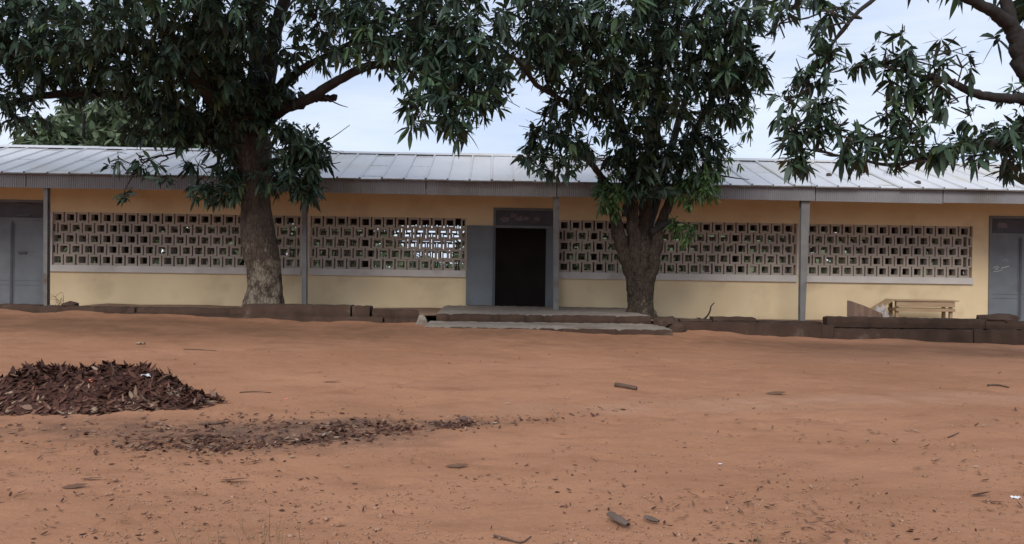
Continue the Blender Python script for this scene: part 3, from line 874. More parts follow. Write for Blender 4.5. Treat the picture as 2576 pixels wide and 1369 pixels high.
def make_tree(name, label, base, trunk, limbs, clumps, upper, leafL, od, n_leaf_parts, young=None, trunk_mat='bark', trunk_rings=64, jit=.035, seed=1, per=(8, 12), limb_mats={}):
    r = np.random.default_rng(seed)
    root = empty(name, base); tag(root, label, 'tree', 'mango trees in the yard')
    # trunk: (xv, yv, Y, width v)
    if trunk:
        pts = spline([(*at(x, y, Y), w * scale_at(Y) / 2) for (x, y, Y, w) in trunk], trunk_rings)
        n = 44; mb = MB(); trunk_rings = len(pts)
        vs_, fs = [], []
        ph = [r.uniform(0, 6) for _ in range(4)]
        for i, p in enumerate(pts):
            f = i / (len(pts) - 1)
            for k in range(n):
                an = 2 * math.pi * k / n
                flute = 1 + .06 * math.sin(3 * an + ph[0] + f * 2) + .04 * math.sin(5 * an + ph[1] - f * 3) + jit * (r.random() - .5)
                flute += .10 * float(vnoise(k * .55, f * 14, 31)) + .07 * float(vnoise(k * 1.4, f * 30, 32)) if k < n - 2 else .0
                flute += .18 * max(0, 1 - f * 5) * max(0, math.sin(4 * an + ph[2]))
                vs_.append((p[0] + math.cos(an) * p[3] * flute, p[1] + math.sin(an) * p[3] * flute * .95, p[2] + (r.random() - .5) * .03))
        for i in range(len(pts) - 1):
            for k in range(n):
                k2 = (k + 1) % n; fs.append((i * n + k, i * n + k2, (i + 1) * n + k2, (i + 1) * n + k))
        fs.append(tuple(range((len(pts) - 1) * n, len(pts) * n)))
        mb.add(vs_, fs); mb.build('trunk', M[trunk_mat], root, smooth=True)
    ends = []
    for li, lm in enumerate(limbs):
        pts = spline([(*at(x, y, Y), rad) for (x, y, Y, rad) in lm], max(6, 5 * len(lm)))
        mb = MB(); pp = [p[:3] + (r.normal(size=3) * .09 * p[3] if 0 < i < len(pts) - 1 else 0) for i, p in enumerate(pts)]
        mb.tube(pp, [p[3] for p in pts], n=16 if lm[0][3] > .12 else (10 if lm[0][3] > .05 else 6), jit=.10, seed=li)
        mb.build('limb', M[limb_mats.get(li, 'bark_dark')], root, smooth=True)
        ends += [p[:3] for p in pp[2:]]
    ends = np.array(ends)
    la = 10 * leafL ** 2 * .115 * 1.3
    C, A, cen = clump_points(clumps, od, la, r)
    P, D, S, L, W, drp, I = whorls(C, A, per, leafL, r=r)
    # leaves large and clear enough to pick out become parts of their own
    vx_, vy_, vz_ = to_view(P + D * (L * .5)[:, None])
    score = L / vz_ * np.where((vx_ > 20) & (vx_ < 2556) & (vy_ > 8) & (vy_ < 560), 1, 0)
    # facing the open air in front: nearer leaves first
    score = score * np.clip(1.6 - (vz_ - vz_.min()) / max(1e-3, (np.percentile(vz_, 75) - vz_.min())), .05, 2)
    pick = np.argsort(-score)[:n_leaf_parts * 3]
    pick = r.permutation(pick)[:n_leaf_parts]
    keep = np.ones(len(P), bool); keep[pick] = False
    base_np = np.array(base)
    for j in pick:
        d, s = D[j], S[j]; u = np.cross(d, s)
        me = LEAF_ME[int(r.integers(0, 4))]
        mw = Matrix(((d[0] * L[j], s[0] * L[j], u[0] * L[j], P[j][0] - base[0]), (d[1] * L[j], s[1] * L[j], u[1] * L[j], P[j][1] - base[1]), (d[2] * L[j], s[2] * L[j], u[2] * L[j], P[j][2] - base[2]), (0, 0, 0, 1)))
        link_copy('leaf', me, root, mw)
    rnd = np.clip(r.normal(.45, .28, len(C)), 0, 1)[I] * .78 + r.uniform(0, .22, len(I))
    # crown above and beyond the picture, larger rosettes
    if upper:
        C2, A2, cen2 = clump_points(upper, od * .8, la * 2.9, r)
        P2, D2, S2, L2, W2, dr2, I2 = whorls(C2, A2, per, leafL * 1.7, r=r)
        Pa, Da, Sa = np.concatenate([P[keep], P2]), np.concatenate([D[keep], D2]), np.concatenate([S[keep], S2])
        La, Wa, dra = np.concatenate([L[keep], L2]), np.concatenate([W[keep], W2]), np.concatenate([drp[keep], dr2])
        rna = np.concatenate([rnd[keep], r.uniform(.2, .8, len(P2))])
    else: Pa, Da, Sa, La, Wa, dra, rna = P[keep], D[keep], S[keep], L[keep], W[keep], drp[keep], rnd[keep]
    cr = leaves_mesh('crown', Pa, Da, Sa, La, Wa, dra, rna, M['leaf'], root); cr['kind'] = 'stuff'
    if young:
        C3, A3, cen3 = clump_points(young, od * .8, la * .5, r)
        P3, D3, S3, L3, W3, dr3, I3 = whorls(C3, A3, per, leafL * .75, r=r)
        y_ = leaves_mesh('young_shoots', P3, D3, S3, L3, W3, dr3, r.uniform(0, 1, len(P3)), M['leaf_young'], root); y_['kind'] = 'stuff'
        y_['label'] = 'fresher green young leaves'
    # twigs
    mb = MB(); sel = r.permutation(len(C))[:min(len(C), 1400)]
    twigs_to(mb, C[sel], cen[sel], A[sel], seed=seed)
    # branchlets from each clump to the nearest limb
    if len(ends):
        for c in clumps:
            o = np.array(at(c[0], c[1], c[4])); d = np.linalg.norm(ends - o, axis=1); e = ends[d.argmin()]
            m1 = o * .6 + e * .4 + r.normal(size=3) * .12; m2 = o * .25 + e * .75 + r.normal(size=3) * .1
            sp = spline([o, m1, m2, e], 8); mb.tube([tuple(p) for p in sp], list(np.linspace(.008, .02, 8)), n=5, caps=False)
            for q_ in range(3):
                s_ = scale_at(c[4]); t_ = o + r.normal(size=3) * np.array([c[2] * s_, c[5], c[3] * s_]) * .55
                mb.tube([tuple(o), tuple((o + t_) / 2 + r.normal(size=3) * .08), tuple(t_)], [.012, .009, .005], n=4, caps=False)
    tw = mb.build('twigs', M['twig'], root); tw['kind'] = 'stuff'
    return root

# ------------------------------------------------------------------ tree with the thick mottled trunk
T1Y = 16.8
T1 = make_tree('mango_tree', 'large mango tree with a thick mottled trunk and a sawn-off limb stub', tuple(at(665, 778, T1Y)),
    [(664, 800, T1Y, 112), (664, 770, T1Y, 100), (668, 735, T1Y, 86), (666, 690, T1Y, 83), (656, 630, T1Y, 86), (648, 570, T1Y, 80), (644, 515, T1Y, 70), (640, 470, T1Y, 74), (630, 420, T1Y, 92), (618, 370, T1Y, 118), (606, 325, T1Y, 120), (600, 295, T1Y, 70)],
    [[(600, 350, T1Y, .34), (572, 270, 16.6, .26), (552, 170, 16.4, .22), (540, 60, 16.2, .19), (528, -120, 16, .13)],
     [(620, 340, T1Y, .30), (640, 250, 16.9, .22), (648, 150, 17, .19), (640, 30, 17, .16), (630, -140, 17, .12)],
     [(632, 345, T1Y, .28), (664, 270, 16.4, .20), (676, 180, 16.2, .165), (690, 90, 16, .15), (712, 10, 15.8, .12), (735, -120, 15.5, .09)],
     [(640, 330, T1Y, .20), (695, 283, 16.3, .14), (755, 259, 15.9, .115), (795, 238, 15.5, .10), (868, 192, 14.9, .085), (935, 166, 14.2, .075), (1010, 160, 13.5, .06), (1090, 165, 12.8, .045)],
     [(778, 248, 15.7, .085), (810, 247, 15.65, .075), (846, 247, 15.6, .07)],
     [(672, 250, 16.4, .13), (725, 200, 16, .09), (775, 165, 15.6, .07), (840, 130, 15, .05), (920, 90, 14.4, .04)],
     [(590, 345, T1Y, .26), (500, 298, 16.5, .17), (390, 262, 16.2, .13), (270, 236, 15.9, .10), (120, 240, 15.6, .07), (10, 262, 15.4, .05)],
     [(590, 370, T1Y, .18), (520, 352, 16.6, .10), (430, 338, 16.3, .075), (330, 330, 16.2, .05)],
     [(600, 330, 16.6, .26), (540, 250, 15.5, .18), (450, 130, 14.5, .14), (380, 10, 13.8, .11), (330, -150, 13.2, .08)],
     [(470, 180, 14.8, .10), (330, 130, 14.5, .07), (190, 110, 14.4, .05)],
     [(660, 100, 16, .09), (640, 60, 15.4, .08), (600, -20, 14.5, .07)],
     [(800, 235, 15.45, .02), (850, 262, 15.3, .012), (875, 270, 15.2, .006)],
     [(600, 480, 16.7, .06), (560, 470, 16.3, .04), (500, 478, 16.2, .02)],
     [(660, 420, 16.7, .10), (710, 400, 16.4, .06), (770, 380, 16.2, .035), (830, 350, 16.0, .012), (880, 315, 15.8, .006)],
     [(780, 410, 16.2, .02), (835, 412, 16.1, .010), (858, 408, 16.1, .006)],
     [(540, 330, 16.4, .05), (440, 385, 16.0, .025), (372, 402, 15.9, .015), (318, 470, 15.85, .012), (312, 508, 15.85, .008)]],
    [(80, 70, 190, 120, 15, 2.0), (300, 90, 200, 90, 14.3, 2.0, .85), (470, 40, 190, 110, 13.8, 2.2), (610, 60, 110, 110, 14.6, 1.6), (90, 170, 170, 80, 15.4, 1.5), (270, 175, 170, 70, 15.2, 1.6), (440, 170, 170, 110, 15, 1.8),
     (560, 180, 110, 110, 15.6, 1.2, .9), (20, 270, 85, 72, 15.2, 1.0), (420, 275, 130, 55, 15.9, 1.0), (500, 325, 80, 45, 16.2, .8), (400, 335, 100, 26, 16.0, .6, .7),
     (730, 350, 85, 50, 16.2, .7), (600, 300, 105, 50, 15.9, .5, .6), (560, 370, 46, 60, 16.2, .4, .6), (640, 240, 70, 60, 15.8, .6, .7), (755, 400, 80, 60, 16.1, .7), (715, 450, 75, 50, 16.2, .6), (790, 380, 48, 55, 16.0, .5), (770, 470, 40, 30, 16.1, .4), (700, 320, 50, 30, 16.4, .5),
     (560, 478, 62, 36, 16.2, .5), (505, 470, 50, 22, 16.2, .4), (580, 430, 45, 40, 16.4, .4), (500, 415, 40, 28, 16.1, .4, .5), (365, 408, 48, 26, 15.9, .4, .45), (312, 490, 10, 16, 15.85, .12, .9), (420, 440, 30, 16, 15.9, .3, .5), (300, 400, 30, 22, 15.9, .3, .25),
     (740, 150, 45, 60, 15.6, .6, .4), (715, 230, 40, 40, 15.9, .5, .7), (800, 120, 70, 45, 15.0, .8, .6), (790, 40, 75, 50, 14.6, 1.0, .8), (890, 50, 110, 80, 14.0, 1.2), (880, 130, 70, 32, 14.6, .7, .7), (960, 110, 90, 62, 13.4, 1.0),
     (1040, 60, 120, 110, 12.8, 1.3), (1150, 60, 140, 110, 12.5, 1.4), (1090, 170, 110, 85, 12.5, 1.0), (1190, 165, 100, 80, 12.4, 1.0), (1110, 250, 100, 62, 12.3, .9), (1195, 240, 75, 60, 12.3, .8), (1140, 305, 66, 40, 12.2, .6), (1150, 342, 26, 18, 12.2, .3), (1245, 215, 40, 40, 12.2, .4, .8), (1035, 270, 34, 26, 12.3, .4, .8), (1040, 310, 20, 14, 12.3, .2, .6)],
    [(60, -190, 330, 180, 15, 3), (420, -220, 320, 220, 14.4, 3), (760, -190, 220, 160, 14, 2.4), (1080, -160, 230, 130, 12.6, 2), (-260, 60, 220, 220, 15.2, 2.6), (420, -560, 420, 240, 15, 3.4), (150, -420, 420, 110, 12, 2.6)],  # last clump, out of view, added to shade the ground on the left
    .24, 4.6, 240, seed=21)

# ------------------------------------------------------------------ tree with fused stems
T2Y = 17.2
T2 = make_tree('mango_tree', 'mango tree flaring upward into several dark fused stems beside the steps', tuple(at(1612, 785, T2Y)),
    [(1612, 800, T2Y, 74), (1612, 772, T2Y, 64), (1611, 740, T2Y, 66), (1610, 705, T2Y, 72), (1609, 672, T2Y, 80), (1608, 640, T2Y, 82), (1608, 612, T2Y, 70), (1608, 590, T2Y, 40)],
    [[(1594, 742, 17.12, .10), (1585, 690, 17.05, .135), (1571, 640, 17.0, .15), (1557, 590, 16.95, .155), (1546, 545, 16.9, .12), (1536, 500, 16.85, .095), (1522, 460, 16.7, .08), (1490, 415, 16.2, .065), (1420, 345, 15.2, .045)],
     [(1603, 690, 17.0, .13), (1597, 620, 16.95, .15), (1590, 540, 17, .135), (1592, 470, 17, .12), (1585, 400, 16.8, .11), (1560, 310, 16.2, .09), (1500, 200, 15.2, .08), (1460, 60, 14.4, .06)],
     [(1616, 700, 17.2, .15), (1619, 610, 17.2, .16), (1624, 520, 17.2, .15), (1634, 430, 17.2, .14), (1645, 340, 17, .135), (1652, 230, 16.6, .13), (1655, 100, 16.2, .12), (1650, -90, 15.8, .10)],
     [(1628, 742, 17.12, .10), (1637, 690, 17.05, .14), (1647, 640, 17.0, .145), (1657, 590, 17.0, .13), (1672, 540, 17.0, .11), (1690, 490, 17.0, .10), (1710, 430, 16.9, .09), (1745, 340, 16.6, .08), (1800, 230, 16.0, .065), (1850, 110, 15.4, .05)],
     [(1640, 585, 17.0, .10), (1680, 560, 16.8, .05), (1722, 565, 16.8, .03)],
     [(1612, 640, 17.3, .13), (1640, 540, 17.6, .11), (1680, 400, 17.9, .09), (1740, 200, 18.2, .07)],
     [(1350, 215, 13.6, .05), (1320, 175, 13.2, .04), (1290, 140, 12.9, .03)], [(1500, 300, 15.4, .06), (1420, 255, 14.6, .05), (1350, 215, 13.6, .045)],
     [(1570, 545, 16.6, .05), (1575, 470, 16.6, .07), (1560, 440, 16.6, .05)],
     [(1545, 395, 16.2, .02), (1510, 405, 16.1, .012), (1470, 398, 16, .006)], [(1800, 440, 16.4, .02), (1850, 448, 16.3, .012), (1885, 452, 16.3, .006)],
     [(1400, 300, 15, .02), (1350, 285, 14.9, .01), (1322, 272, 14.9, .005)], [(1850, 290, 15.6, .03), (1885, 310, 15.5, .014), (1888, 370, 15.5, .007)]],
    [(1330, 60, 110, 110, 13.4, 1.5), (1440, 70, 130, 110, 13.8, 1.8), (1580, 70, 150, 115, 14.4, 2.0), (1730, 60, 140, 105, 14.6, 1.9), (1850, 80, 85, 90, 14.8, 1.2), (1390, 150, 90, 60, 13.8, 1.2), (1490, 180, 120, 75, 14.4, 1.3), (1640, 190, 140, 80, 15, 1.4), (1780, 190, 130, 80, 15.2, 1.3),
     (1870, 190, 60, 75, 15.2, .8), (1450, 265, 95, 60, 14.8, .9), (1560, 280, 95, 60, 15.4, .9, .9), (1700, 285, 120, 50, 15.6, 1.0), (1820, 270, 70, 50, 15.5, .7, .9), (1400, 345, 85, 62, 14.9, .7), (1345, 395, 44, 46, 14.8, .5), (1420, 410, 52, 44, 14.9, .5), (1340, 340, 30, 30, 14.8, .3, .7), (1480, 370, 52, 40, 15.4, .5, .6),
     (1590, 350, 80, 50, 16.0, .7, .7), (1560, 400, 70, 30, 16.3, .5, .6), (1650, 400, 85, 50, 16.5, .7), (1740, 360, 62, 60, 16.3, .6, .9), (1765, 420, 50, 50, 16.4, .5), (1535, 425, 40, 26, 16.4, .4, .5), (1690, 450, 60, 35, 16.5, .5, .6), (1620, 455, 70, 40, 16.3, .4, .7), (1560, 470, 44, 36, 16.4, .3, .7), (1640, 380, 90, 50, 16.2, .6, .7), (1790, 350, 40, 50, 16.2, .4, .8)],
    [(1420, -180, 260, 150, 13.8, 2.4), (1700, -190, 280, 170, 14.6, 2.8), (1930, -100, 160, 110, 14.4, 1.8), (1640, -480, 380, 220, 15, 3.2)],
    .245, 4.6, 240,
    young=[(1530, 490, 42, 46, 16.4, .35, 1.3), (1750, 470, 70, 50, 16.3, .5, 1.3), (1795, 440, 34, 40, 16.4, .4, .8), (1728, 575, 34, 30, 16.75, .25, .9), (1700, 560, 22, 22, 16.75, .2, .7), (1835, 395, 42, 48, 16.3, .35, .35), (1905, 200, 24, 50, 15.2, .4, .5), (1880, 330, 18, 20, 15.5, .2, .5), (1892, 280, 26, 26, 15.5, .2, .5), (1545, 530, 18, 24, 16.5, .2, .7)],
    trunk_mat='bark_two', seed=34, limb_mats={0: 'bark_two', 1: 'bark_two', 2: 'bark_two', 3: 'bark_two'})

# ------------------------------------------------------------------ tree standing outside the picture whose boughs hang in
T3B = (9.1, 10.6, gz(9.1, 10.6))
T3 = make_tree('mango_tree', 'mango tree with open leafy boughs hanging in over the zinc roof', T3B, None,
    [[(2990, 760, 10.6, .30), (2975, 600, 10.6, .27), (2920, 450, 10.5, .25), (2800, 330, 10.3, .20), (2680, 270, 10.1, .15), (2610, 215, 10, .125), (2572, 165, 10, .115), (2560, 110, 9.95, .105), (2543, 65, 9.9, .095), (2500, 30, 9.8, .075), (2440, 0, 9.7, .06), (2340, -60, 9.6, .045)],
     [(2543, 65, 9.9, .085), (2535, 20, 9.9, .075), (2520, -60, 9.9, .06)],
     [(2680, 275, 10.1, .12), (2600, 255, 9.9, .075), (2530, 246, 9.7, .062), (2470, 241, 9.6, .055), (2425, 224, 9.5, .048), (2375, 200, 9.4, .036), (2310, 190, 9.4, .022), (2220, 165, 9.4, .012)],
     [(2680, 290, 10.1, .10), (2560, 345, 9.9, .05), (2440, 375, 9.7, .04), (2320, 400, 9.6, .03), (2240, 415, 9.6, .022), (2130, 395, 9.6, .015), (2000, 370, 9.6, .01)],
     [(2340, -60, 9.6, .04), (2230, -20, 9.6, .03), (2150, 40, 9.55, .025), (2080, 130, 9.55, .018), (2010, 240, 9.6, .012)],
     [(2375, 200, 9.4, .02), (2320, 260, 9.4, .016), (2280, 340, 9.45, .01)]],
    [(1995, 335, 48, 70, 9.6, .45), (2020, 400, 60, 30, 9.6, .4, .9), (1985, 260, 36, 50, 9.6, .4, .8), (2060, 265, 48, 55, 9.6, .45), (2050, 330, 50, 50, 9.6, .4), (2030, 190, 40, 45, 9.6, .4, .7), (2085, 150, 52, 40, 9.55, .4, .8), (2060, 70, 40, 40, 9.6, .35, .6), (2120, 20, 60, 22, 9.6, .4, .8), (1985, 15, 90, 26, 10.5, .6, .9), (1960, 60, 40, 24, 10.6, .4, .6),
     (2150, 170, 50, 32, 9.5, .4, .8), (2245, 90, 50, 28, 9.4, .35, .45), (2290, 150, 75, 45, 9.4, .45, .8), (2225, 160, 40, 40, 9.4, .4, .8), (2330, 200, 55, 42, 9.4, .4, .75), (2250, 225, 50, 45, 9.4, .4, .9), (2230, 290, 42, 40, 9.4, .35, .7), (2300, 260, 48, 42, 9.4, .4, .9), (2380, 130, 34, 40, 9.3, .3, .35), (2420, 170, 34, 36, 9.3, .3, .35), (2385, 260, 40, 26, 9.4, .3, .5),
     (2290, 345, 75, 46, 9.45, .45), (2200, 340, 50, 36, 9.5, .4, .8), (2130, 370, 60, 34, 9.55, .4, .9), (2180, 390, 50, 22, 9.55, .35, .8), (2360, 370, 70, 34, 9.6, .45), (2270, 408, 50, 14, 9.5, .3, .5), (2440, 350, 60, 38, 9.7, .5), (2520, 340, 62, 48, 9.85, .5), (2570, 300, 40, 40, 9.9, .4), (2480, 390, 60, 22, 9.7, .4, .9), (2560, 390, 36, 26, 9.85, .35), (2550, 230, 26, 26, 9.9, .3, .5), (2545, 425, 26, 14, 9.8, .2, .4), (2440, 290, 40, 24, 9.6, .3, .5), (2110, 320, 26, 18, 9.5, .25, .4)],
    [(2760, 250, 150, 120, 10.2, 1.4), (2800, 20, 220, 160, 10.4, 2.0), (2680, -160, 240, 120, 10.2, 2.0), (2300, -140, 200, 70, 9.8, 1.2), (2900, 400, 160, 120, 10.8, 1.2)],
    .222, 5.0, 300, seed=55, per=(8, 11))
# its trunk, beyond the edge of the picture
mb = MB(); p1 = at(2990, 760, 10.6)
tp_ = spline([(T3B[0], T3B[1], T3B[2] - .15, .46), (p1.x + .02, 10.6, .6, .36), (p1.x, 10.6, p1.z + .2, .31), (p1.x - .02, 10.6, p1.z + .6, .29)], 10)
mb.tube([tuple(p[:3]) for p in tp_], [p[3] for p in tp_], n=14, jit=.12, seed=5); mb.build('trunk', M['bark'], T3, smooth=True)

# ------------------------------------------------------------------ trees and bushes behind the school
def back_tree(name, label, x, y, h, rx, crown0, n, seed, L=.42, group='trees behind the school', trunk=True):
    r = np.random.default_rng(seed)
    z0 = gz(x, y)
    root = empty(name, (x, y, z0)); tag(root, label, 'tree' if 'tree' in name else 'bush', group)
    mb = MB(); top = z0 + h * .8
    mb.tube([(x, y, z0 - .1), (x + .1, y, z0 + h * .35), (x - .1, y + .1, top)], [.05 * h * .5, .04 * h * .5, .015 * h * .5], n=8, jit=.1)
    for k in range(5):
        a = r.uniform(0, 6.28); mb.tube([(x, y, z0 + h * r.uniform(.3, .5)), (x + math.cos(a) * rx * .6, y + math.sin(a) * rx * .6, z0 + h * r.uniform(.6, .85))], [.03 * h * .5, .01 * h * .5], n=6)
    mb.build('trunk', M['bark_dark'], root)
    C = []
    for k in range(9):
        u = unit(r.normal(size=3)); c = np.array([x, y, z0 + (crown0 + h) / 2]) + u * np.array([rx, rx * .8, (h - crown0) / 2]) * r.uniform(.35, .7)
        m_ = n // 9; v = unit(r.normal(size=(m_, 3))) * (r.uniform(0, 1, m_) ** .45)[:, None]
        C.append(c + v * np.array([rx * .55, rx * .5, (h - crown0) * .30]))
    C = np.concatenate(C); A = unit(r.normal(size=C.shape) + np.array([0, 0, .5]))
    P, D, S, L_, W, dr, I = whorls(C, A, (4, 6), L, r=r)
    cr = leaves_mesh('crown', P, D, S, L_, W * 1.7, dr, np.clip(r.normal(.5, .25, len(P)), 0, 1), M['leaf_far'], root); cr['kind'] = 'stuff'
    return root
back_tree('broadleaf_tree', 'rounded pale green tree rising behind the zinc roof ridge', -16.2, 31, 9.0, 3.0, 2.4, 3000, 1)
back_tree('broadleaf_tree', 'shorter green tree half hidden behind the zinc roof and mottled trunk', -14.0, 34, 8.6, 3.0, 2.5, 2400, 2)
back_tree('broadleaf_tree', 'small far tree just topping the zinc roof beyond the hanging boughs', 17.6, 33, 6.8, 2.2, 2.5, 900, 3)
for i, (x, y, h, rx, lab) in enumerate(((-5.4, 28, 3.4, 1.5, 'leafy bush seen through the screen next to the thick trunk'), (-2.3, 29.5, 1.9, 1.2, 'low green bush seen through the brightest pierced blocks'), (3.4, 27.5, 3.8, 1.6, 'green bush seen through the screen behind the fused stems'), (6.6, 28.5, 3.4, 1.5, 'green bush seen through the screen beyond the fused stems'), (9.8, 29, 3.6, 1.6, 'bush seen through the screen above the desk'), (-9.2, 27.5, 3.6, 1.6, 'bush seen through the screen next to the closed grey door'))):
    back_tree('bush', lab, x, y, h, rx, .2, 520, 40 + i, .34, 'bushes behind the school')

# ================================================================== THINGS ON THE VERANDA
# school desk
dx0, dx1 = at(2246, 780, 18.55).x, at(2392, 780, 18.55).x
zf = floor_z(10) - .02
desk = empty('school_desk', ((dx0 + dx1) / 2, 18.6, zf)); tag(desk, 'low yellow-brown wooden school desk with an open shelf against the wall', 'desk')
mb = MB(); mb.box(dx0 - .05, dx1 + .09, 18.36, 18.86, .935, .965); mb.build('desk_top', M['desk'], desk, bevel=.004)
mb = MB(); mb.box(dx0, dx1, 18.385, 18.41, .80, .934); mb.build('apron', M['desk'], desk, bevel=.003)
mb = MB(); mb.box(dx0, dx1 + .01, 18.39, 18.80, .69, .765); mb.build('shelf', M['desk'], desk, bevel=.004)
for (a, b) in ((18.44, 18.51), (18.73, 18.80)):
    for xx in (dx1 - .09, dx0 + .02):
        mb = MB(); mb.box(xx, xx + .07, a, b, zf, .689); mb.build('leg', M['desk'], desk, bevel=.004)
        mb = MB(); mb.box(xx, xx + .07, a + .01, b, .766, .934); mb.build('stile', M['desk'], desk)
mb = MB(); mb.obox((dx0 - .26, 18.6, .83), (.85, 0, .53), (0, 1, 0), (-.53, 0, .85), .26, .20, .014); o = mb.build('end_board', M['desk'], desk); o['label'] = 'slanting end board'
# bent plywood
mb = MB(); n = 22
pa, pb = at(2131, 785, 17.7), at(2215, 785, 17.7)
zb = floor_z(9) - .03
rowo = []
for side, off in ((0, 0), (1, .012)):
    for i in range(n + 1):
        t = i / n
        x = pa.x + (pb.x - pa.x) * t; y = 17.7 + .26 * math.sin(t * math.pi) * (1 if t < .5 else .9) - .1 * t + off
        zt = .955 - .06 * t - .24 * t * t
        mb.v.append((x + (.0 if side == 0 else .004), y, zb)); mb.v.append((x, y, zt))
m_ = (n + 1) * 2
for i in range(n):
    a = 2 * i
    mb.f.append((a, a + 2, a + 3, a + 1)); mb.f.append((m_ + a, m_ + a + 1, m_ + a + 3, m_ + a + 2)); mb.f.append((a + 1, a + 3, m_ + a + 3, m_ + a + 1))
mb.f.append((0, 1, m_ + 1, m_)); mb.f.append((2 * n, m_ + 2 * n, m_ + 2 * n + 1, 2 * n + 1))
o = mb.build('plywood_sheet', M['ply'], None, smooth=False); tag(o, 'curled brown weathered plywood sheet standing beside the desk', 'plywood')
# crumpled pale sheeting between
def crumple(name, c, sx, sy, h, m, seed, label, cat):
    rr = random.Random(seed); n = 9
    mb = MB()
    for j in range(n + 1):
        for i in range(n + 1):
            u, v = i / n - .5, j / n - .5
            z = h * max(0, 1 - 2.2 * (u * u + v * v) * 1.6) * (.6 + .8 * rr.random()) + .01
            mb.v.append((c[0] + sx * u + rr.uniform(-.02, .02), c[1] + sy * v + rr.uniform(-.02, .02), c[2] + z))
    for j in range(n):
        for i in range(n):
            a = j * (n + 1) + i; mb.f.append((a, a + 1, a + n + 2, a + n + 1))
    return tag(mb.build(name, m), label, cat)
cp = at(2214, 790, 18.2)
crumple('plastic_sheet', (cp.x, 18.15, zb), .52, .6, .36, M['sheet'], 8, 'crumpled pale sheeting heaped between the plywood and the desk', 'sheeting')
# twig and weeds on the kerb
def twig_thing(name, pts, rad, m, label, cat, group=None, n=6):
    sp = spline([tuple(p) for p in pts], 10)
    mb = MB(); mb.tube([tuple(p) for p in sp], list(np.linspace(rad, rad * .45, 10)), n=n, jit=.2, seed=3)
    o = mb.build(name, m, None, smooth=True); return tag(o, label, cat, group)
twig_thing('twig', [at(1765, 806, 16.1), at(1778, 797, 16.1), at(1786, 783, 16.1), at(1789, 770, 16.1), at(1797, 762, 16.1)], .022, M['bark_dark'], 'crooked bare twig sticking up from the kerb wall', 'twig')
twig_thing('twig', [at(1772, 806, 16.1), at(1760, 801, 16.12), at(1752, 800, 16.1)], .018, M['bark_dark'], 'short snapped twig lying beside the crooked twig', 'twig')
mb = MB(); w0 = at(150, 772, 16.3)
for k in range(7):
    a = random.uniform(-1.2, 1.2); l = random.uniform(.18, .55)
    pts = [Vector((w0.x + k * .03 - .1, 16.3, w0.z)), Vector((w0.x + math.sin(a) * l * .5, 16.3 + .03 * k, w0.z + l * .6)), Vector((w0.x + math.sin(a) * l, 16.25, w0.z + l * (.75 if k % 2 else .4)))]
    mb.tube([tuple(p) for p in spline([tuple(p) for p in pts], 7)], list(np.linspace(.007, .003, 7)), n=4)
tag(mb.build('weed', M['grass']), 'wispy dry weed on the kerb wall by the closed door', 'weed')

r = np.random.default_rng(91)
n = 5200
dxs = r.uniform(-46, 50, n); dys = 52 + r.normal(0, 3, n)
tops = 5.2 + 1.6 * vnoise(dxs * .13, dxs * 0 + 3, 12) * 2 + 1.0 * vnoise(dxs * .6, dxs * 0 + 9, 13)
ratio = dxs / dys + .078
tops = np.where(np.abs(ratio) < .052, 1.7 + 4 * np.clip((np.abs(ratio) - .03) / .022, 0, 1), tops)
dzs = r.uniform(.05, 1, n) * tops
C = np.stack([dxs, dys, dzs], -1)
P, D, S, L_, W, dr, I = whorls(C, unit(r.normal(size=C.shape) + np.array([0, 0, .4])), (3, 4), .95, r=r)
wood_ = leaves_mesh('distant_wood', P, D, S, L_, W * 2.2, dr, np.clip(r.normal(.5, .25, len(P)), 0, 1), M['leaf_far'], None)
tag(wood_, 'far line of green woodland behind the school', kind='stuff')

# ================================================================== THE HEAP OF SWEPT LEAVES
hp = on_ground(185, 1012)
HX, HY = hp.x - .12, hp.y + .25
def heap_h(x, y):
    u = (x - HX) / 1.22; v = (y - HY) / .72
    r2 = u * u + v * v
    h = .285 * np.clip(1 - r2, 0, 1) ** .78
    u2 = (x - HX - .88) / .55; v2 = (y - HY + .10) / .42
    h2 = .11 * np.clip(1 - u2 * u2 - v2 * v2, 0, 1)
    return np.maximum(h, h2) * (1 + .8 * vnoise(x * 4, y * 4, 7)) + .02 * vnoise(x * 14, y * 14, 8) * (r2 < 1)
heap = empty('leaf_heap', (HX, HY, gz(HX, HY))); tag(heap, 'big swept-up heap of dark reddish-brown dead leaves and twigs', 'leaf heap')
hx_ = np.linspace(HX - 1.4, HX + 2.0, 110); hy_ = np.linspace(HY - .9, HY + .9, 60)
HXX, HYY = np.meshgrid(hx_, hy_); HZ = heap_h(HXX, HYY)
HG = ground_z(HXX, HYY) + np.where(HZ > .006, HZ, -.05)
ii = np.arange(HXX.size).reshape(HXX.shape)
qq = np.stack([ii[:-1, :-1], ii[:-1, 1:], ii[1:, 1:], ii[1:, :-1]], -1).reshape(-1, 4)
mesh_np('mound', np.stack([HXX, HYY, HG], -1).reshape(-1, 3) - np.array(heap.location), qq.ravel(), np.full(len(qq), 4), M['dry_dark'], heap, smooth=True)
def scatter_flat(n, xs, ys, zs, L, tilt, r, lift=.008):
    P = np.stack([xs, ys, zs + lift], -1)
    an = r.uniform(0, 2 * np.pi, n); D = np.stack([np.cos(an), np.sin(an), r.normal(0, tilt, n)], -1); D = unit(D)
    S = unit(np.cross(D, unit(np.stack([r.normal(0, .35, n), r.normal(0, .35, n), np.ones(n)], -1))))
    return P, D, S
r = np.random.default_rng(5)
n = 7500
a = r.uniform(0, 2 * np.pi, n); q_ = np.sqrt(r.uniform(0, 1.08, n))
xs = HX + np.cos(a) * q_ * 1.25; ys = HY + np.sin(a) * q_ * .74
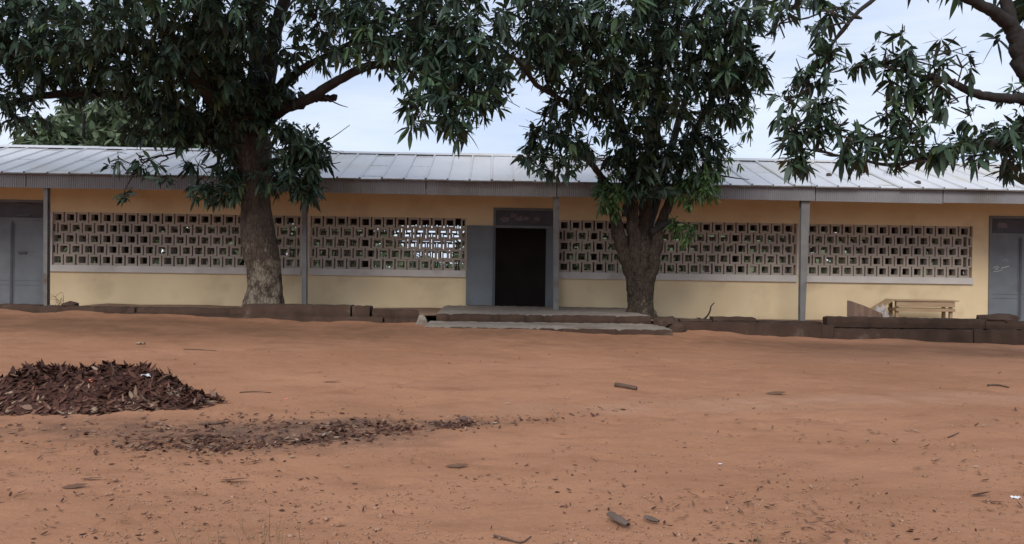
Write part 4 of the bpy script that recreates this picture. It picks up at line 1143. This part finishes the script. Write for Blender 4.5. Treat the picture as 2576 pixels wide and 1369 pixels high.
k = n // 5; a2 = r.uniform(0, 6.283, k); q2 = np.sqrt(r.uniform(0, 1.25, k)); xs[:k] = HX + .9 + np.cos(a2) * q2 * .62; ys[:k] = HY - .10 + np.sin(a2) * q2 * .44
zs = ground_z(xs, ys) + np.maximum(heap_h(xs, ys), 0)
def on_slope(xs, ys, r, jit):
    e = .04
    N_ = unit(np.stack([-(heap_h(xs + e, ys) - heap_h(xs - e, ys)) / (2 * e), -(heap_h(xs, ys + e) - heap_h(xs, ys - e)) / (2 * e), np.ones(len(xs))], -1) + r.normal(size=(len(xs), 3)) * jit)
    D = unit(np.cross(N_, unit(r.normal(size=(len(xs), 3)) * np.array([.7, 1, .2])))); S = np.cross(N_, D)
    return D, S
P = np.stack([xs, ys, zs + .008], -1); D, S = on_slope(xs, ys, r, .22)
L = r.uniform(.04, .13, n); W = L * r.uniform(.12, .26, n)
rnd = np.clip(r.beta(1.1, 3.4, n), 0, 1); edge = (np.hypot((xs - HX) / 1.22, (ys - HY) / .72) > .88) & (r.uniform(size=n) < .28); rnd[edge] = r.uniform(.6, 1, edge.sum())
o = leaves_mesh('dead_leaves', P, D, S, L, W, r.uniform(-.5, .6, n), rnd, M['dry'], heap); o['kind'] = 'stuff'
DRY_ME = []
for mm, cu in (('dry_dark', -.15), ('dry_mid', .1), ('dry_dark', -.35), ('dry_mid', -.22), ('dry_pale', -.12)):
    DRY_ME.append(single_leaf('dead_leaf', 1.0, .115, cu, .2, M[mm]))
def dry_copy(x, y, z, L, az, tilt, me, parent=None, name='dead_leaf', roll=0.0):
    mw = Matrix.Translation((x, y, z)) @ Matrix.Rotation(az, 4, 'Z') @ Matrix.Rotation(tilt, 4, 'Y') @ Matrix.Rotation(roll, 4, 'X') @ Matrix.Scale(L, 4)
    if parent is not None: mw = Matrix.Translation(-parent.location) @ mw
    return link_copy(name, me, parent, mw)
for i in range(220):
    a_, q_ = r.uniform(0, 6.283), math.sqrt(r.uniform(0, 1)); x = HX + math.cos(a_) * q_ * 1.2; y = HY - abs(math.sin(a_)) * q_ * .68
    D_, S_ = on_slope(np.array([x]), np.array([y]), r, .25); D_, S_ = Vector(D_[0]), Vector(S_[0]); U_ = D_.cross(S_); l_ = r.uniform(.07, .125)
    mw = Matrix.Translation(Vector((x, y, gz(x, y) + max(0, float(heap_h(x, y))) + .016)) - heap.location) @ Matrix((D_, S_, U_)).transposed().to_4x4() @ Matrix.Scale(l_, 4)
    link_copy('dead_leaf', DRY_ME[int(r.choice([0, 0, 0, 1, 2, 2, 2, 3, 3, 0, 2, 1, 0, 4], 1)[0])], heap, mw)
def heap_pt(xv, yv):
    d = ray(xv, yv); lo, hi = 3.0, 14.0
    t = 3.0
    while t < 14:
        p = CAM_LOC + d * t
        if p.z < gz(p.x, p.y) + max(0, float(heap_h(p.x, p.y))): break
        t += .02
    return p
for (pts, rd) in (([(287, 950), (290, 935), (284, 922), (283, 914)], .010), ([(425, 960), (450, 985), (490, 1000)], .016), ([(398, 965), (420, 950), (437, 945)], .011), ([(435, 948), (428, 935), (424, 926)], .009)):
    c = heap_pt(*pts[0]); W3 = [at(x, y, c.y) + Vector((0, -.03, .02)) for x, y in pts]
    sp = spline([tuple(p) for p in W3], 9); mb = MB(); mb.tube([tuple(p) for p in sp], list(np.linspace(rd, rd * .5, 9)), n=6, jit=.2); mb.build('twig', M['wood'], heap, smooth=True)
def scrap(name, c, s, m, seed, label, cat):
    rr = random.Random(seed); mb = MB(); n = 4
    for j in range(n + 1):
        for i in range(n + 1): mb.v.append((c[0] + s * (i / n - .5) * 1.2, c[1] + s * (j / n - .5), c[2] + rr.uniform(.01, .38) * s))
    for j in range(n):
        for i in range(n): a = j * (n + 1) + i; mb.f.append((a, a + 1, a + n + 2, a + n + 1))
    return tag(mb.build(name, m), label, cat)
c = heap_pt(371, 952); scrap('paper_scrap', (c.x, c.y - .02, c.z + .02), .085, M['paper'], 1, 'crumpled white paper scrap on the leaf heap', 'paper')
c = heap_pt(234, 964); scrap('plastic_scrap', (c.x, c.y - .02, c.z + .02), .06, M['red'], 2, 'small pinkish red scrap on the leaf heap', 'scrap')

# ================================================================== LITTER ON THE GROUND
# the trail of raked leaf crumbs
r = np.random.default_rng(77)
trail = [(-20, 1098, 40), (180, 1100, 45), (330, 1108, 42), (480, 1100, 52), (640, 1098, 55), (800, 1090, 45), (950, 1082, 30), (1100, 1072, 22), (1250, 1062, 18), (1400, 1050, 12), (1560, 1030, 9), (1680, 1008, 7)]
wts = [1.5, 3.0, 5, 8, 9, 9, 6.5, 4.0, 1.6, .5, .3]
wts = np.array(wts) / sum(wts)
LP = []
edge_trail = [(300, 1122, 9), (480, 1128, 10), (640, 1126, 12), (760, 1112, 12), (860, 1098, 12), (1000, 1083, 9), (1120, 1074, 9), (1260, 1062, 8)]
for i in range(3300):
    t = r.uniform()
    if i % 4 == 0:
        k = r.integers(0, len(edge_trail) - 1); a_, b_ = edge_trail[k], edge_trail[k + 1]
    else:
        k = r.choice(len(wts), p=wts); a_, b_ = trail[k], trail[k + 1]
    xv = a_[0] + (b_[0] - a_[0]) * t; w = a_[2] + (b_[2] - a_[2]) * t; yv = a_[1] + (b_[1] - a_[1]) * t + r.normal() * w * .5
    g = on_ground(xv, yv) if i % 1 == 0 else None
    LP.append((g.x, g.y))
LP = np.array(LP)
LP = LP[vnoise(LP[:, 0] * 3.5, LP[:, 1] * 5, 61) + .55 * r.uniform(-.5, .5, len(LP)) > -.15]; n = len(LP)
P, D, S = scatter_flat(n, LP[:, 0], LP[:, 1], ground_z(LP[:, 0], LP[:, 1]), None, .22, r, .010)
L = r.uniform(.015, .07, n); W = L * r.uniform(.14, .34, n)
rnd = np.clip(r.beta(1.1, 1.3, n), 0, 1)
o = leaves_mesh('leaf_litter', P, D, S, L, W, r.uniform(-.3, .1, n), rnd, M['dry'], None)
tag(o, 'raked trail of leaf crumbs beside the leaf heap', kind='stuff')
# crumbs over the whole yard
n = 1700
xv = r.uniform(-30, 2600, n); yv = 860 + (1390 - 860) * r.uniform(0, 1, n) ** .9
GP = np.array([tuple(on_ground(a_, b_))[:2] for a_, b_ in zip(xv, yv)])
GP = GP[vnoise(GP[:, 0] * .9, GP[:, 1] * .9, 71) + .6 * vnoise(GP[:, 0] * 3, GP[:, 1] * 3, 72) > .04]; n = len(GP)
P, D, S = scatter_flat(n, GP[:, 0], GP[:, 1], ground_z(GP[:, 0], GP[:, 1]), None, .18, r, .008)
L = r.uniform(.012, .05, n); W = L * r.uniform(.08, .22, n)
o = leaves_mesh('leaf_crumbs', P, D, S, L, W, r.uniform(-.3, .1, n), np.clip(r.beta(1.0, 3.4, n), 0, 1), M['dry'], None)
tag(o, 'fine dark leaf crumbs strewn over the whole yard', kind='stuff')
# grit: little clods and pebbles lying in the dust
n = 5200
xv = r.uniform(-30, 2600, n); yv = 930 + (1400 - 930) * r.uniform(0, 1, n) ** .75
GP = np.array([tuple(on_ground(a_, b_))[:2] for a_, b_ in zip(xv, yv)])
GP = GP[vnoise(GP[:, 0] * .7, GP[:, 1] * .7, 91) + .5 * vnoise(GP[:, 0] * 4, GP[:, 1] * 4, 92) > -.12]; n = len(GP)
oct_ = np.array([(1, 0, 0), (0, 1, 0), (-1, 0, 0), (0, -1, 0), (0, 0, .8), (0, 0, -.5)], float); of_ = np.array([(0, 1, 4), (1, 2, 4), (2, 3, 4), (3, 0, 4), (1, 0, 5), (2, 1, 5), (3, 2, 5), (0, 3, 5)])
sz = r.uniform(.004, .011, n) * (1 + 1.2 * (r.uniform(size=n) < .05))
V = oct_[None] * (sz[:, None, None] * r.uniform(.6, 1.4, (n, 6, 1))) + np.stack([GP[:, 0], GP[:, 1], ground_z(GP[:, 0], GP[:, 1]) + .002], -1)[:, None]
fl = (of_[None] + (np.arange(n) * 6)[:, None, None]).reshape(-1)
M['grit'] = mat('earth_grit', (.20, .10, .06), (.44, .27, .18), 60, .95, 0)
o = mesh_np('grit', V.reshape(-1, 3), fl, np.full(n * 8, 3), M['grit'])
tag(o, 'fine clods and pebbles in the dust of the yard', kind='stuff')
# leaves that can be picked out one by one
GRP = 'dead leaves strewn over the yard'
LABS = ['small dark brown dead leaf lying on the bare red yard', 'small mid-brown dead leaf lying on the bare red yard', 'small dark brown dead leaf lying on the bare red yard', 'small mid-brown dead leaf lying on the bare red yard', 'small pale tan dead leaf lying on the bare red yard']
for i in range(270):
    for q_ in range(40):
        if i < 150: xv, yv = r.uniform(1650, 2576), r.uniform(1000, 1360)
        else: xv, yv = r.uniform(0, 2576), r.uniform(880, 1360)
        g = on_ground(xv, yv)
        if float(vnoise(g.x * 1.1, g.y * 1.1, 81) + .6 * vnoise(g.x * 3.5, g.y * 3.5, 82)) > .06: break
    m_ = int(r.choice([0, 0, 1, 1, 2, 3, 3, 3, 4], 1)[0])
    o = dry_copy(g.x, g.y, g.z + .014, r.uniform(.03, .085), r.uniform(0, 6.28), r.uniform(-.06, .04), DRY_ME[m_], name='dead_leaf', roll=r.uniform(-.25, .25))
    tag(o, LABS[m_], 'leaf', GRP)
# distinct pieces
def big_leaf(v, L, az, me, label, tilt=-.08, roll=.2):
    g = on_ground(*v); o = dry_copy(g.x, g.y, g.z + .010, L, az, tilt * .35, me, name='dead_leaf', roll=roll * .6); return tag(o, label, 'leaf')
big_me = single_leaf('dead_leaf', 1.0, .15, -.05, .2, M['dry_mid']); big_grey = single_leaf('dead_leaf', 1.0, .15, -.08, .3, M['dry_grey']); big_dark = single_leaf('dead_leaf', 1.0, .11, -.05, -.2, M['dry_dark'])
big_leaf((1118, 1176), .19, .05, big_me, 'broad reddish-brown dead leaf alone in the open yard below the raked trail')
big_leaf((152, 1230), .17, .25, big_me, 'stout dull brown dead leaf below the leaf heap', -.1)
big_leaf((200, 1207), .16, -.1, big_dark, 'narrow dark leaf just behind the stout brown leaf')
big_leaf((810, 962), .24, -.05, big_dark, 'long dark curled leaf in the open yard beyond the leaf heap')
big_leaf((550, 1211), .22, .02, big_dark, 'thin dark leaf between the ash stain and the grass tuft')
big_leaf((1925, 992), .26, .05, big_me, 'long brown leaf lying on the faint path')
big_leaf((2440, 1250), .17, .2, big_dark, 'one of two dark leaves lying crossed', -.2)
big_leaf((2462, 1262), .16, -.5, big_dark, 'thin dark leaf under the crossed leaf')
big_leaf((1145, 1056), .17, -.05, big_grey, 'large curled grey leaf on the raked trail', -.12)
big_leaf((800, 1098), .13, .5, big_grey, 'pale broad leaf at the edge of the ash stain', -.15)
def curl(name, a, b, rad, m, label, cat, turn=4.3):
    """a leaf or bark strip rolled into a trough"""
    pa, pb = on_ground(*a), on_ground(*b); ax = (pb - pa); L_ = ax.length; ax.normalize()
    side = ax.cross(Vector((0, 0, 1))).normalized(); up = side.cross(ax)
    mb = MB(); nu, nv = 10, 9
    for i in range(nu + 1):
        t = i / nu; rr_ = rad * (.35 + .65 * math.sin(min(1, t * 1.25 + .12) * math.pi * .62))
        for j in range(nv + 1):
            an = -turn / 2 + turn * j / nv + .6
            mb.v.append(tuple(pa + ax * (L_ * t) + side * (math.sin(an) * rr_) + up * (rad + math.cos(an) * rr_ * .8)))
    for i in range(nu):
        for j in range(nv):
            q0 = i * (nv + 1) + j; mb.f.append((q0, q0 + 1, q0 + nv + 2, q0 + nv + 1))
    return tag(mb.build(name, m, None, smooth=True), label, cat)
curl('dead_leaf', (1580, 1334), (1535, 1308), .030, M['dry_grey'], 'large rolled-up grey dead leaf on the bare earth', 'leaf')
curl('dead_leaf', (1657, 1320), (1622, 1310), .020, M['dry_grey'], 'smaller rolled grey leaf beside the large rolled one', 'leaf')
def stick(pts, rad, label, name='stick', m='wood'):
    P3 = [on_ground(*p) + Vector((0, 0, rad * .8)) for p in pts]
    if len(P3) == 2: P3 = [P3[0], (P3[0] + P3[1]) / 2 + Vector((0, 0, .004)), P3[1]]
    return twig_thing(name, P3, rad, M[m], label, 'stick', n=7)
sp = [(1547, 973), (1575, 977), (1601, 982)]
P3 = [on_ground(*p) + Vector((0, 0, .024)) for p in sp]
mb = MB(); mb.tube([tuple(p) for p in spline([tuple(p) for p in P3], 8)], [.028, .03, .029, .03, .028, .029, .027, .026], n=9, jit=.15)
tag(mb.build('stick', M['wood'], None, smooth=True), 'short stubby stick lying alone below the steps', 'stick')
stick([(2486, 972), (2510, 971), (2538, 977)], .017, 'bowed dark stick in the yard below the scribbled door')
stick([(1242, 1350), (1275, 1359), (1310, 1368), (1336, 1352)], .008, 'thin bent twig arching near the rolled grey leaf')
stick([(462, 880), (500, 881), (545, 884)], .010, 'thin straight stick in the yard behind the leaf heap')
stick([(603, 989), (640, 987), (682, 989)], .009, 'thin stick pointing away from the leaf heap tail')
stick([(500, 1070), (545, 1068), (575, 1064)], .014, 'dark broken stick on the ash stain')
stick([(2385, 1102), (2400, 1096), (2412, 1090)], .008, 'tiny crooked twig among the strewn leaves')
for (v, s, lab) in (((1812, 1168), .022, 'tiny white paper fleck among the strewn leaves'), ((2556, 1254), .045, 'torn white scrap on the bare earth near two crossed leaves'), ((353, 866), .10, 'pale yellowish scrap on the earth behind the leaf heap')):
    g = on_ground(*v); scrap('paper_scrap', (g.x, g.y, g.z), s, M['paper'] if 'white' in lab else M['dry_pale'], 9, lab, 'paper')
for (v, s, lab) in (((720, 1004), .03, 'tiny red plastic bit on the earth by the heap tail'),):
    g = on_ground(*v); scrap('plastic_scrap', (g.x, g.y, g.z), s, M['red'], 4, lab, 'scrap')

# grass tufts along the near edge
def tuft(v, n, h, spread, seed, label):
    rr = random.Random(seed); g = on_ground(*v); root = empty('grass_tuft', g); tag(root, label, 'grass tuft')
    for k in range(n):
        mb = MB()
        x, y = g.x + rr.gauss(0, spread), g.y + rr.gauss(0, spread * .5); z = gz(x, y) - .01
        l = h * (.15 + .85 * rr.random() ** 2.2); le = rr.gauss(0, .45); le2 = rr.gauss(0, .3); w = .0018
        pts = [(x, y, z), (x + le * l * .25, y + le2 * l * .3, z + l * .6), (x + le * l * .8, y + le2 * l * .7, z + l)]
        a = rr.uniform(0, 3.14); cx, cy = math.cos(a) * w, math.sin(a) * w
        mb.add([(pts[0][0] - cx, pts[0][1] - cy, pts[0][2]), (pts[0][0] + cx, pts[0][1] + cy, pts[0][2]), (pts[1][0] - cx * .8, pts[1][1] - cy * .8, pts[1][2]), (pts[1][0] + cx * .8, pts[1][1] + cy * .8, pts[1][2]), pts[2]],
               [(0, 1, 3, 2), (2, 3, 4)])
        mb.build('blade', M['grass'], root)
    return root
tuft((650, 1369), 44, .25, .15, 1, 'thin dry grass tuft with tall blades growing from the yard')
tuft((540, 1369), 14, .10, .10, 2, 'low sparse grass tuft beside the taller one')
tuft((1912, 1368), 34, .10, .05, 3, 'small dark grass tuft growing alone in the bare earth')
